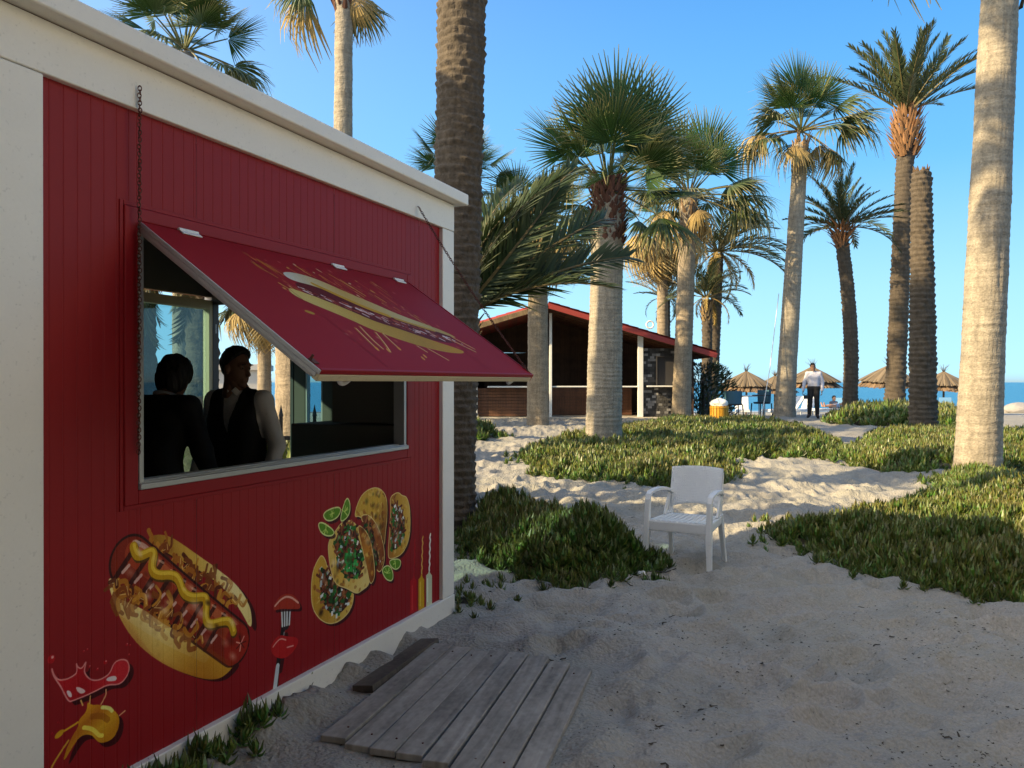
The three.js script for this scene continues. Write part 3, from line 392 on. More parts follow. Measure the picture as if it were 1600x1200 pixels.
const FR = {
  stiff: [1, 2, 3].map((s) => frond(200 + s, { n: 52, len: .15, w: .0072, bend: .5, sag: .05, thick: 1, c0: DG, c1: DT, cp: RACH })),
  arch: [1, 2, 3].map((s) => frond(220 + s, { n: 46, len: .20, w: .0075, bend: 1.1, sag: .1, thick: 1, c0: DG, c1: [.11, .11, .045], cp: RACH })),
  hang: [1, 2].map((s) => frond(240 + s, { n: 40, len: .18, w: .0075, bend: 1.9, sag: .3, thick: 1, c0: [.07, .075, .03], c1: [.24, .19, .08], cp: RACH })),
  near: [1, 2, 3].map((s) => frond(260 + s, { n: 66, len: .22, w: .0066, bend: .8, sag: .10, thick: 1.25, c0: [.030, .060, .022], c1: [.12, .135, .05], cp: [.17, .13, .055] })),
  gold: [1, 2].map((s) => frond(280 + s, { n: 40, len: .16, w: .008, bend: 1.5, sag: .3, thick: 1.2, c0: [.32, .22, .06], c1: [.46, .34, .12], cp: [.4, .26, .08] })),
};
function orient(o, dir, roll = 0, face) {                            // +Y along dir, +Z as near to up (or face) as it can be
  const y = dir.clone().normalize(); let up = face ? face.clone() : V(0, 1, 0); up.addScaledVector(y, -up.dot(y)); if (up.length() < .05) up = V(.3, .1, 1).addScaledVector(y, -y.z); up.normalize();
  const x = y.clone().cross(up); o.matrix.makeBasis(x, y, up); o.quaternion.setFromRotationMatrix(o.matrix); o.rotateY(roll); return o;
}
function trunkGeo(o) {                                               // o.h, o.r0, o.r1, o.dx, o.dz, o.style 'ring' | 'scale', o.row, o.N, o.seg, o.amp
  const m = new MB(), seg = o.seg, step = o.step, n = Math.ceil(o.h / step), r = rngOf(o.seed), ph = r() * 9;
  for (let j = 0; j <= n; j++) {
    const y = o.h * j / n, t = y / o.h, bow = o.bow ?? 0, cx = o.dx * t + bow * Math.sin(Math.PI * t), cz = o.dz * t + bow * .4 * Math.sin(Math.PI * t * 1.3);
    let R = lerp(o.r0, o.r1, Math.pow(t, o.taper ?? .8)) * (1 + (o.flare ?? .2) * Math.exp(-y / .35)) + (o.top ? o.top * sm(o.h - .5, o.h, y) : 0);
    R *= 1 + .035 * (fbm(y * .9 + ph, 1, 2, o.seed) - .5);
    for (let i = 0; i <= seg; i++) {
      const u = (i % seg) / seg, a = u * 2 * Math.PI; let d = 0;
      if (o.style === 'scale') {
        const wob = .5 * (vnoise(u * 7, y * 2.2, o.seed + 3, 7) - .5), v = y / o.row + wob, row = Math.floor(v), f = v - row, col = u * o.N + (row % 2) * .5 + row * .11, ci = Math.floor(col), g = col - ci, cell = hash2(((ci % o.N) + o.N) % o.N, row, o.seed);
        d = o.amp * ((.35 + .65 * sm(0, .75, f)) * sm(1.0, .86, f) * (.2 + .8 * Math.pow(Math.sin(Math.PI * clamp(g)), .6)) * (.55 + .75 * cell)) + .012 * (vnoise(u * 40, y * 18, 4, 40) - .5);
      } else {
        const v = y / o.row + .35 * (vnoise(u * 5, y * 3, o.seed + 2, 5) - .5), f = v - Math.floor(v);
        d = o.amp * (sm(0, .25, f) - sm(.25, 1, f) * .8) * (.4 + hash2(Math.floor(v), 3, o.seed)) + .016 * (fbm(u * 14, y * 2.5, 3, o.seed + 5, 14) - .5) - .012 * sm(.70, .82, fbm(u * 22, y * 1.6, 2, o.seed + 9, 22));
      }
      m.v(cx + Math.cos(a) * (R + d), y - .15, cz + Math.sin(a) * (R + d), null, u * Math.max(1, Math.round(o.r0 * 6.3 / .8)), y / .8);
      if (j && i) { const w = seg + 1, q = j * w + i; m.q(q - w - 1, q - 1, q, q - w); }
    }
  }
  const c = m.v(o.dx, o.h - .13, o.dz, null); const w = seg + 1; for (let i = 0; i < seg; i++) m.t(n * w + i + 1, n * w + i, c);
  return m.geo();
}
function boots(seed, n, r, y0, y1, len, out, c, wd = .08) {          // old leaf bases round the top of a trunk
  const q = rngOf(seed), m = new MB();
  for (let i = 0; i < n; i++) {
    const t = i / n, a = i * 2.399 + q() * .4, y = lerp(y0, y1, t), L2 = len * (.6 + .8 * q()), e = out * (.6 + .8 * q()), k = .7 + .6 * q(), col = [c[0] * k, c[1] * k, c[2] * k], w = wd * (.7 + .6 * q());
    const D = V(Math.cos(a), 0, Math.sin(a)), T = V(-Math.sin(a), 0, Math.cos(a)), R = typeof r === 'function' ? r(t) : r; let prev = null;
    [[0, 1], [.45, .75], [1, .16]].forEach(([s, ww]) => { const p = D.clone().multiplyScalar(R * .86 + Math.sin(e) * s * L2).add(V(0, y + Math.cos(e) * s * L2, 0)), th = .03 * (1 - s * .7); const ring = [p.clone().addScaledVector(T, w * ww), p.clone().addScaledVector(D, th), p.clone().addScaledVector(T, -w * ww), p.clone().addScaledVector(D, -th)].map((v) => m.v(v.x, v.y, v.z, col, 0, 0)); if (prev) for (let h = 0; h < 4; h++) m.q(prev[h], prev[(h + 1) % 4], ring[(h + 1) % 4], ring[h]); prev = ring; });
  }
  return m.geo(true);
}
const BK = { pale: bark(.47, .415, .33), grey: bark(.36, .31, .245), date: bark(.135, .108, .080), brown: bark(.19, .15, .108), tan: bark(.42, .345, .25) };
const vc = std({ vertexColors: true, roughness: .9 });
const GRP = { fan: 'fan palms', date: 'date palms' };
// e: height of the crown above the sea of sand; leaves: [how many, elevation from, to, kinds, size]
function palm(name, label, o) {
  const g = H(o.x, o.z), t = thing(name, label, 'palm tree', [o.x, g, -o.z], 0, null), h = o.top - g + .15, r = rngOf(o.seed), dx = o.dx ?? 0, dz = o.dz ?? 0;
  mesh('trunk', trunkGeo({ h, dx, dz: -dz, seed: o.seed, seg: o.seg ?? 28, step: o.step ?? .05, taper: 1, ...o.trunk }), o.bark, t);
  const top = V(dx, h - .15, -dz);
  if (o.boots) { const b = mesh('leaf_bases', boots(o.seed + 1, ...o.boots), vc, t); b.position.copy(top); b.position.y = h - .15 + (o.bootsUp ?? 0); }
  const put = (geo, mat, dir, size, roll, face, off = 0) => { const f = mesh('frond', geo, mat, t); orient(f, dir, roll, face); f.scale.setScalar(size); f.position.copy(top).addScaledVector(dir.clone().normalize().setY(0), off); f.position.y += o.lift ?? .1; return f; };
  let a = r() * 6;
  for (const [n, e0, e1, kinds, size, mat] of o.leaves ?? []) for (let i = 0; i < n; i++) {
    a += 2.399 + (r() - .5) * .5; const e = lerp(e0, e1, (i + r() * .8) / n) * Math.PI / 180, dir = V(Math.cos(e) * Math.cos(a), Math.sin(e), Math.cos(e) * Math.sin(a));
    put(kinds[Math.floor(r() * kinds.length)], mat ?? leafMat, dir, size * (.82 + .34 * r()), (r() - .5) * .7, null, .12);
  }
  for (const [ang, depth, size, geo, roll, face, mat] of o.own ?? []) { const q = ang * Math.PI / 180; put(geo, mat ?? leafMat, V(Math.cos(q), Math.sin(q), depth), size, roll ?? 0, face); }   // ang: 0 right, 90 up; depth > 0 leans towards the beach path
  return t;
}
const TOWARD = V(0, .25, 1);
palm('date_palm', 'thick dark rough palm trunk rising right behind the kiosk corner', { x: -.60, z: 8.2, top: 9.2, dx: .17, dz: 0, seed: 1, bark: BK.date, seg: 84, step: .0135, trunk: { r0: .205, r1: .235, style: 'scale', row: .078, N: 9, amp: .03, flare: .12 }, leaves: [[26, 75, -5, FR.arch, 3.2], [10, -15, -40, FAN.dry, 1.1, dryMat]], own: [[-128, -.1, 1.25, FAN.dry[0], .3, null, dryMat]] });
palm('fan_palm', 'tall fan palm behind the kiosk roof with dead leaves hanging beside its trunk', { x: -3.1, z: 15, top: 9.0, dx: .05, dz: 0, seed: 2, bark: BK.pale, seg: 40, step: .03, trunk: { r0: .19, r1: .155, style: 'ring', row: .09, amp: .007 }, boots: [40, .16, -.75, .1, .28, .5, [.12, .05, .03], .05], leaves: [[12, 85, 50, FAN.fresh, 1.0]], own: [[-148, .1, .95, FAN.dry[1], .2, TOWARD, dryMat], [-158, .3, .8, FAN.old[0], .2, TOWARD], [-62, .1, .72, FAN.old[2], -.2, TOWARD], [-70, .4, .7, FAN.dry[0], .1, TOWARD, dryMat]] });
palm('fan_palm', 'green fan palm crown showing above the kiosk roof at upper left', { x: -6.75, z: 17, top: 8.35, seed: 3, bark: BK.grey, trunk: { r0: .24, r1: .2, style: 'ring', row: .1, amp: .01 }, leaves: [[20, 88, 15, FAN.fresh, .82], [8, 10, -35, FAN.old, .85]], own: [[-12, .1, .85, FAN.old[1], 0, null]] });
palm('fan_palm', 'fan palm whose leaf tips peek out on both sides of the thick dark trunk', { x: -1.2, z: 19, top: 6.15, seed: 4, bark: BK.grey, trunk: { r0: .25, r1: .2, style: 'ring', row: .1, amp: .01 }, leaves: [[16, 85, 10, FAN.fresh, .72], [6, 0, -40, FAN.old, .72]] });
palm('date_palm', 'low date palm with long dark feather fronds reaching right from behind the dark trunk', { x: -.72, z: 10.6, top: 2.3, seed: 5, bark: BK.date, trunk: { r0: .2, r1: .19, style: 'scale', row: .1, N: 8, amp: .04 }, boots: [36, .2, -.5, .1, .3, .55, [.22, .14, .07], .06], leaves: [[6, 80, 35, FR.near, 1.9]],
  own: [[28, .12, 2.55, FR.near[0], .5, V(-.1, .8, .6)], [57, .1, 2.75, FR.near[1], .4, V(-.6, .2, .8)], [40, -.1, 2.8, FR.near[2], .5, V(-.4, .5, .8)], [68, .2, 2.35, FR.near[0], -.3, V(-.7, .1, .7)], [33, -.3, 2.4, FR.near[1], .2, V(-.3, .6, .6)], [48, .35, 2.2, FR.near[0], .9, V(-.5, .4, .8)], [78, -.2, 2.5, FR.near[2], .2, V(-.7, 0, .7)], [28, .25, 2.1, FR.near[1], -.2, V(0, .9, .4)], [64, -.3, 2.5, FR.near[1], .3, V(-.5, .2, .8)], [62, -.1, 2.3, FR.near[1], .5, V(-.5, .1, .9)]] });
palm('fan_palm', 'palm with a short shaded brown trunk standing before the dark hut', { x: .74, z: 23.6, top: 6.1, seed: 6, bark: BK.tan, trunk: { r0: .30, r1: .27, style: 'ring', row: .12, amp: .012 }, leaves: [[10, 70, 10, FAN.fresh, 1.0], [14, 20, -30, FAN.old, 1.05], [10, -20, -60, FAN.dry, 1.0, dryMat]] });
palm('fan_palm', 'big fan palm with stout pale trunk and dark crown in front of the hut', { x: 1.9, z: 17.2, top: 5.45, dx: .10, seed: 7, bark: BK.pale, seg: 64, step: .022, trunk: { r0: .37, r1: .315, style: 'ring', row: .085, amp: .010, flare: .12 }, boots: [280, .335, -1.0, .35, .2, .6, [.12, .052, .034], .06], lift: .15,
  leaves: [[9, 75, 40, FAN.fresh, .95], [7, 25, -5, FAN.fresh, .95]],
  own: [[84, .30, 1.42, FAN.fresh[0], 0, V(0, .1, 1)], [80, -.1, 1.4, FAN.fresh[1], .2, V(0, .1, 1)], [97, .1, 1.3, FAN.fresh[2], .2, V(.3, 0, 1)], [134, .2, 1.2, FAN.fresh[1], .3, V(.4, .4, 1)], [58, .15, 1.4, FAN.fresh[1], .9, V(-.4, .3, 1)], [40, .2, 1.15, FAN.fresh[2], .6, V(-.2, .5, 1)], [48, .6, .95, FAN.old[0], .2, V(-.2, .6, 1)], [-2, .4, 1.12, FAN.fresh[0], .2], [172, .3, .85, FAN.old[1], .2], [-22, .4, 1.25, FAN.old[2], .3], [-35, .1, .9, FAN.old[0], .2], [205, -.2, .9, FAN.old[1], 0], [150, .7, .8, FAN.old[2], .1], [18, .8, .9, FAN.fresh[1], .2, V(0, .7, 1)]] });
palm('fan_palm', 'fan palm with slim lit trunk and half-dry crown right behind the hut roof end', { x: 5.4, z: 26.4, top: 7.45, dx: .25, seed: 8, bark: BK.tan, trunk: { r0: .29, r1: .25, style: 'ring', row: .12, amp: .014 }, boots: [50, .26, -.8, .2, .3, .4, [.2, .12, .06], .06],
  leaves: [[9, 80, 35, FAN.fresh, 1.15], [9, 30, -5, FAN.old, 1.2], [5, -20, -60, FAN.dry, .9, dryMat]], own: [[95, .1, 1.4, FAN.fresh[2], .1, TOWARD], [120, .1, 1.3, FAN.fresh[0], .3, TOWARD], [70, .2, 1.5, FAN.fresh[1], .2, TOWARD], [45, .2, 1.3, FAN.fresh[0], .4, TOWARD], [22, .1, 1.35, FAN.old[0], .2], [8, .2, 1.5, FAN.old[1], .1], [-12, .2, 1.5, FAN.old[2], .1], [-4, .1, 1.6, FAN.old[0], .2]] });
palm('fan_palm', 'distant fan palm with a golden skirt of dead leaves between two trunks', { x: 6.2, z: 34, top: 7.9, seed: 9, bark: BK.tan, trunk: { r0: .24, r1: .2, style: 'ring', row: .16, amp: .02 }, boots: [50, .24, -1.2, -.4, .3, .4, [.32, .2, .08], .06], leaves: [[8, 70, 10, FAN.fresh, 1.1], [22, 0, -75, FAN.dry, 1.2, dryMat]] });
palm('date_palm', 'date palm behind with fronds arching right and yellow dead fronds below', { x: 8.7, z: 36, top: 7.2, dx: .3, seed: 10, bark: BK.date, trunk: { r0: .22, r1: .2, style: 'scale', row: .14, N: 8, amp: .04 }, leaves: [[16, 75, 0, FR.arch, 3.0], [10, -10, -65, FR.gold, 2.2, dryMat]], own: [[28, .1, 3.1, FR.arch[0], .2], [12, .1, 3.2, FR.arch[1], .1], [2, .1, 3.4, FR.arch[2], 0], [45, 0, 2.9, FR.arch[0], .1], [60, .2, 2.6, FR.stiff[0], 0]] });
palm('date_palm', 'small date palm with a curved slender trunk just right of the hut eave', { x: 7.65, z: 33, top: 4.9, dx: .12, bow: .08, seed: 11, bark: BK.date, trunk: { r0: .2, r1: .17, style: 'scale', row: .14, N: 8, amp: .045, bow: .08 }, boots: [30, .2, -.9, -.3, .3, .4, [.3, .2, .09], .06], leaves: [[20, 80, 5, FR.arch, 1.9], [5, 0, -40, FR.gold, 1.3, dryMat]] });
palm('date_palm', 'small pale green date palm crown just above the hut roof', { x: 6.7, z: 36, top: 5.2, seed: 12, bark: BK.date, trunk: { r0: .2, r1: .17, style: 'scale', row: .14, N: 8, amp: .04 }, leaves: [[20, 85, 10, FR.stiff, 1.7], [6, 0, -50, FR.hang, 1.5]] });
palm('fan_palm', 'tall slender fan palm by the standing man with hanging tattered leaves', { x: 9.06, z: 27.5, top: 9.55, dx: .56, seed: 13, bark: BK.pale, seg: 36, step: .04, trunk: { r0: .33, r1: .22, style: 'ring', row: .12, amp: .010 }, boots: [30, .22, -.7, .1, .35, .35, [.36, .22, .1], .06], lift: .4,
  leaves: [[10, 85, 35, FAN.fresh, .95], [6, 25, -5, FAN.old, 1.05], [3, -20, -60, FAN.dry, .9, dryMat]], own: [[95, .2, 1.35, FAN.fresh[0], .1, V(.2, 0, 1)], [112, .2, 1.3, FAN.fresh[1], .6, V(.5, .2, 1)], [124, .1, 1.25, FAN.fresh[2], .4, V(.3, .4, 1)], [146, .2, 1.0, FAN.old[0], .1], [60, .1, 1.3, FAN.fresh[0], .5, V(-.5, .2, 1)], [44, .2, 1.3, FAN.old[1], .3], [26, .2, 1.5, FAN.old[2], .2], [12, .1, 1.4, FAN.old[0], .1], [-22, .1, 1.15, FAN.dry[1], .1, null, dryMat], [-28, .2, 1.1, FAN.old[1], 0], [186, .2, 1.3, FAN.old[2], .1], [176, 0, 1.4, FAN.dry[0], .1, null, dryMat], [-60, .1, .9, FAN.old[1], 0]] });
palm('date_palm', 'short young date palm with orange leaf bases standing left of the tall one', { x: 11.85, z: 29, top: 6.85, dx: -.28, bow: .12, seed: 14, bark: BK.date, trunk: { r0: .23, r1: .2, style: 'scale', row: .13, N: 8, amp: .045, bow: .15 }, boots: [80, (t) => .16 + .12 * t, -.6, .25, .5, .75, [.30, .14, .06], .05], lift: .2,
  leaves: [[24, 86, 12, FR.stiff, 1.95], [5, 10, -5, FR.arch, 2.0]], own: [[30, .1, 2.3, FR.stiff[0], .1], [18, .1, 2.2, FR.stiff[1], .1], [150, .1, 2.0, FR.stiff[2], .1], [165, .1, 1.9, FR.arch[0], .1]] });
palm('date_palm', 'tallest date palm with upright fronds and an orange fibrous crown base', { x: 14.35, z: 31, top: 11.1, dx: .45, seed: 15, bark: BK.date, trunk: { r0: .33, r1: .27, style: 'scale', row: .17, N: 9, amp: .06, top: .14 }, boots: [190, (t) => .36 + .14 * Math.sin(.4 + t * 2.6), -1.1, .55, .42, .5, [.28, .14, .058], .075], lift: .6,
  leaves: [[20, 88, 45, FR.stiff, 3.0], [4, 40, 20, FR.stiff, 3.0]], own: [[118, .1, 3.1, FR.stiff[0], .2], [136, .1, 2.8, FR.stiff[1], .2], [104, .2, 3.2, FR.stiff[2], .2, TOWARD], [80, .2, 3.2, FR.stiff[0], .2, TOWARD], [62, .2, 3.3, FR.stiff[1], .1, TOWARD], [48, .1, 3.3, FR.stiff[2], .1], [38, .1, 3.7, FR.stiff[0], .1], [26, .1, 3.5, FR.stiff[1], .1]] });
palm('palm_trunk', 'headless dark palm trunk with a broken jagged top', { x: 10.12, z: 20.3, top: 6.75, dx: -.06, seed: 16, bark: BK.date, seg: 40, step: .03, trunk: { r0: .30, r1: .20, style: 'scale', row: .13, N: 10, amp: .05, flare: .06, taper: 1.3 }, boots: [26, .17, -.12, .02, .16, .2, [.13, .08, .04], .04] });
palm('fan_palm', 'thick smooth pale palm trunk at the right edge, cut off by the frame', { x: 6.98, z: 12.4, top: 9.6, dx: .44, seed: 17, bark: BK.pale, seg: 72, step: .02, trunk: { r0: .315, r1: .225, style: 'ring', row: .12, amp: .006, flare: .14 }, leaves: [[22, 85, 0, FAN.fresh, 1.2], [8, 0, -35, FAN.old, 1.1]], boots: [16, .23, -2.4, -1.9, .5, .25, [.2, .13, .07], .06] });
palm('fan_palm', 'stout lit palm trunk seen through the kiosk doorway', { x: -3.72, z: 14, top: 4.3, seed: 18, bark: BK.tan, trunk: { r0: .29, r1: .27, style: 'ring', row: .1, amp: .012 }, leaves: [[12, 60, 0, FAN.fresh, .7], [6, 0, -40, FAN.old, .7]] });
palm('fan_palm', 'slim far palm seen through the kiosk doorway over the man\'s head', { x: -7.2, z: 24, top: 3.9, seed: 19, bark: BK.tan, trunk: { r0: .2, r1: .18, style: 'ring', row: .1, amp: .012 }, leaves: [[14, 80, 0, FAN.fresh, .8], [8, -5, -60, FAN.dry, .8, dryMat]], own: [[188, .1, .9, FAN.old[0], 0], [200, .2, .85, FAN.dry[1], 0, null, dryMat]] });
// ---------- ground-covering succulent beds, loose plants, debris ----------
function fingers(seed, o) {                                          // one sprig: three-sided fleshy leaves
  const r = rngOf(seed), m = new MB();
  for (let i = 0; i < o.n; i++) {
    const a = i * 2.399 + r(), e = lerp(1.3, -.05, (i + r()) / o.n), y0 = o.stem * (1 - i / o.n) * .8, len = o.len * (.65 + .6 * r()), w = o.w * (.8 + .4 * r()), c = o.c0.map((v, k) => lerp(v, o.c1[k], r() * .7) * (.75 + .5 * r()));
    const D = V(Math.cos(a), 0, Math.sin(a)), T = V(-Math.sin(a), 0, Math.cos(a)); let prev = null;
    [0, .5, 1].forEach((q, j) => {
      const ee = e + q * .55, p = D.clone().multiplyScalar(.006 + Math.cos(ee) * len * q).add(V(0, y0 + Math.sin(ee) * len * q, 0)), ww = w * [.75, 1, .12][j], cc = q === 1 ? c.map((v, k) => lerp(v, o.tip[k], .5)) : c;
      const ring = [p.clone().addScaledVector(T, ww), p.clone().addScaledVector(D, -ww * .7).add(V(0, ww * .9, 0)), p.clone().addScaledVector(T, -ww)].map((v) => m.v(v.x, v.y, v.z, cc));
      if (prev) for (let h = 0; h < 3; h++) m.q(prev[h], prev[(h + 1) % 3], ring[(h + 1) % 3], ring[h]); prev = ring;
    });
  }
  return m.geo(true);
}
const ICE = [.056, .112, .017], ICE2 = [.14, .20, .034];
const SPRIG = [1, 2, 3].map((s) => fingers(300 + s, { n: 15, len: .092, w: .0097, stem: .08, c0: ICE, c1: ICE2, tip: [.2, .14, .06] }));
const edgeDist = (P, x, z) => { let d = 1e9; for (let i = 0, j = P.length - 1; i < P.length; j = i++) { const [ax, az] = P[j], [bx_, bz] = P[i], ux = bx_ - ax, uz = bz - az, t = clamp(((x - ax) * ux + (z - az) * uz) / (ux * ux + uz * uz)); d = Math.min(d, Math.hypot(x - ax - t * ux, z - az - t * uz)); } return d; };
const inP = (P, x, z) => { let r = false; for (let i = 0, j = P.length - 1; i < P.length; j = i++) if ((P[i][1] > z) !== (P[j][1] > z) && x < (P[j][0] - P[i][0]) * (z - P[i][1]) / (P[j][1] - P[i][1]) + P[i][0]) r = !r; return r; };
const soil = std({ color: L(.05, .045, .025), map: speck, roughness: 1 });
function bed(label, P, o) {
  const t = thing('succulent_bed', label, 'ground cover', [0, 0, 0], 0, null, 'stuff'), r = rngOf(o.seed);
  const xs = P.map((p) => p[0]), zs = P.map((p) => p[1]), x0 = Math.min(...xs) - .4, x1 = Math.max(...xs) + .4, z0 = Math.min(...zs) - .4, z1 = Math.max(...zs) + .4, rag = o.rag ?? .35;
  const depth = (x, z) => { const wx = x + rag * (fbm(x * 1.8 + 3, z * 1.8, 3, o.seed) - .5) * 2, wz = z + rag * (fbm(x * 1.8, z * 1.8 + 7, 3, o.seed + 1) - .5) * 2; return inP(P, wx, wz) ? edgeDist(P, wx, wz) : -1; };
  const mound = (x, z, d) => o.h * sm(0, o.edge ?? .7, d) * (.2 + 1.35 * fbm(x * 1.3, z * 1.3, 3, o.seed + 5));
  const step = o.cell ?? .09, m = new MB(), nx = Math.ceil((x1 - x0) / step), nz = Math.ceil((z1 - z0) / step), id = [];
  for (let j = 0; j <= nz; j++) for (let i = 0; i <= nx; i++) { const x = x0 + i * step, z = z0 + j * step, d = depth(x, z); id.push(d < .03 ? -1 : m.v(x, H(x, z) + mound(x, z, d) * .86 - .015, -z, null, x, z)); }
  for (let j = 0; j < nz; j++) for (let i = 0; i < nx; i++) { const a = j * (nx + 1) + i, q = [id[a], id[a + 1], id[a + nx + 2], id[a + nx + 1]]; if (q.every((k) => k >= 0)) m.q(...q); }
  if (m.i.length) mesh('mound', m.geo(), soil, t);
  const spots = [[], [], []]; let tries = 0, n = 0;
  const area = (x1 - x0) * (z1 - z0), N = Math.min(o.max ?? 9000, area * o.density);
  for (; tries < N; tries++) { const x = lerp(x0, x1, r()), z = lerp(z0, z1, r()), d0 = depth(x, z), d = d0 < 0 && r() < .16 && edgeDist(P, x, z) < .32 * r() ? .0 : d0; if (d < 0) continue; if (vnoise(x * 2.3, z * 2.3, o.seed + 8) < .22 && !o.full && r() < .88) continue; spots[Math.floor(r() * 3)].push([x, z, d]); n++; }
  const q = new THREE.Object3D(), c = new THREE.Color();
  spots.forEach((S, k) => {
    if (!S.length) return; const im = shade(new THREE.InstancedMesh(SPRIG[k], plantMat, S.length)); im.name = 'sprigs';
    S.forEach(([x, z, d], i) => { q.position.set(x, H(x, z) + mound(x, z, d) - .02, -z); const a = r() * 6.3, out = d < .3 ? .5 : .25; q.rotation.set((r() - .5) * out * 2, a, (r() - .5) * out * 2); q.scale.setScalar(o.size * (.7 + .6 * r()) * (d < .15 ? .8 : 1)); q.updateMatrix(); im.setMatrixAt(i, q.matrix); const v = .7 + .6 * r(), y = fbm(x * .9, z * .9, 2, o.seed + 30); c.setRGB(v * (.8 + .5 * y), v, v * (.9 + .2 * y)); im.setColorAt(i, c); });
    t.add(im);
  });
  return t;
}
bed('dark shaded succulent clump between the palm trunk and the white chair', [[-.58, 7.75], [-.35, 7.3], [-.05, 6.88], [.3, 6.45], [.77, 6.55], [1.1, 6.75], [1.3, 7.05], [1.06, 7.55], [.75, 7.9], [.34, 8.5], [-.29, 8.9], [-.6, 8.6]], { h: .32, edge: .5, density: 600, size: 1.0, seed: 401, full: true, cell: .06, rag: .14 });
bed('large dark succulent bed in the shade at right, under the thick pale trunk', [[2.64, 8.5], [2.5, 7.85], [2.85, 7.5], [2.87, 7.0], [3.05, 6.55], [3.28, 6.05], [3.79, 6.11], [4.32, 6.2], [5.2, 6.6], [6.7, 7.2], [7.6, 9.65], [7.3, 12.6], [6.3, 12.3], [5.6, 10.8], [4.5, 9.7], [3.4, 8.7]], { h: .15, edge: .6, density: 400, max: 30000, size: 1.0, seed: 402, full: true, cell: .07, rag: .18 });
bed('sunlit yellow-green succulent bed round the big pale fan palm', [[0, 15.5], [.5, 12.9], [1.11, 12], [1.41, 11.5], [2.18, 11.7], [3.26, 12.3], [4.09, 15.3], [5.41, 15.9], [7.13, 18.3], [7.48, 19.3], [7.9, 22.5], [6.6, 24.8], [4.6, 24.6], [3.3, 22.4], [2.0, 19.8], [.81, 17.6]], { h: .12, density: 170, max: 40000, size: 1.2, seed: 403, cell: .12 });
bed('small green patch of succulents left in front of the hut counter', [[-1.3, 18.2], [-.93, 18.2], [-.23, 19.2], [-.5, 21.2], [-1.4, 22]], { h: .25, density: 140, size: 1.7, seed: 404, cell: .12 });
bed('sunlit succulent bed at right between the dark headless trunk and the thick pale trunk', [[5.7, 15.2], [6.09, 13.3], [6.6, 12.9], [7.74, 12.9], [9.22, 13.0], [12.3, 15.3], [13.5, 18.5], [11.6, 20.5], [8.84, 20.2], [7.2, 17.2]], { h: .14, density: 170, max: 40000, size: 1.2, seed: 405, cell: .12 });
bed('little succulent tuft in the open sand between the two sunlit beds', [[5.2, 15.4], [5.75, 15.2], [6.8, 17.2], [6.5, 17.6], [5.6, 16.6]], { h: .22, density: 160, size: 1.5, seed: 406, cell: .1, rag: .2 });
bed('far low green bed on the crest behind the standing man', [[9.3, 24.2], [10.69, 22.8], [12.0, 22.5], [15, 27], [16, 30], [12.8, 30], [10.4, 26.5]], { h: .22, density: 60, size: 2.2, seed: 407, cell: .2 });
bed('small far green patch right of the headless trunk', [[11.2, 21.6], [12.6, 21.6], [13.6, 24], [12.1, 24.2]], { h: .25, density: 70, size: 2.0, seed: 408, cell: .2 });
bed('dark sprawling sprigs growing along the base of the red kiosk', [[-1.19, 4.02], [-1.06, 3.92], [-1.2, 3.55], [-1.3, 3.1], [-1.5, 2.6], [-1.72, 2.62], [-1.54, 3.05], [-1.32, 3.6]], { h: .05, edge: .1, density: 240, size: 1.0, seed: 409, full: true, cell: .04, rag: .05 });
bed('few dark sprigs at the far foot of the kiosk\'s white corner post', [[-.44, 5.95], [-.3, 5.86], [-.2, 5.98], [-.3, 6.12], [-.5, 6.1]], { h: .03, edge: .1, density: 300, size: .7, seed: 410, full: true, cell: .04, rag: .03 });
bed('green ground cover seen through the kiosk doorway below the far palms', [[-4.3, 12], [-3.2, 11.6], [-3.0, 13.2], [-3.4, 15.5], [-8, 24], [-10, 22]], { h: .35, density: 60, size: 2.2, seed: 411, cell: .2 });
{ // spiky plant behind the black fence
  const t = thing('spiky_plant', 'yellow-green spiky plant behind the black pickets, seen through the kiosk doorway', 'plant', at(-2.62, 9.4)), r = rngOf(31);
  for (let i = 0; i < 34; i++) { const a = i * 2.399, e = lerp(1.45, .3, i / 34), len = .75 + .4 * r(), m = new MB(), D = V(Math.cos(a), 0, Math.sin(a)), T = V(-Math.sin(a), 0, Math.cos(a)); let prev = null; [0, .4, .75, 1].forEach((q, j) => { const p = D.clone().multiplyScalar(.03 + Math.cos(e - q * .25) * len * q).add(V(0, .1 + Math.sin(e - q * .25) * len * q, 0)), w = .035 * [.8, 1, .6, .04][j], c = [.14 + .08 * q, .2 + .05 * q, .035]; const g = [p.clone().addScaledVector(T, w), p.clone().add(V(0, -w * .4, 0)), p.clone().addScaledVector(T, -w)].map((v) => m.v(v.x, v.y, v.z, c)); if (prev) { m.q(prev[0], prev[1], g[1], g[0]); m.q(prev[1], prev[2], g[2], g[1]); } prev = g; }); mesh('leaf', m.geo(true), plantMat, t); }
}
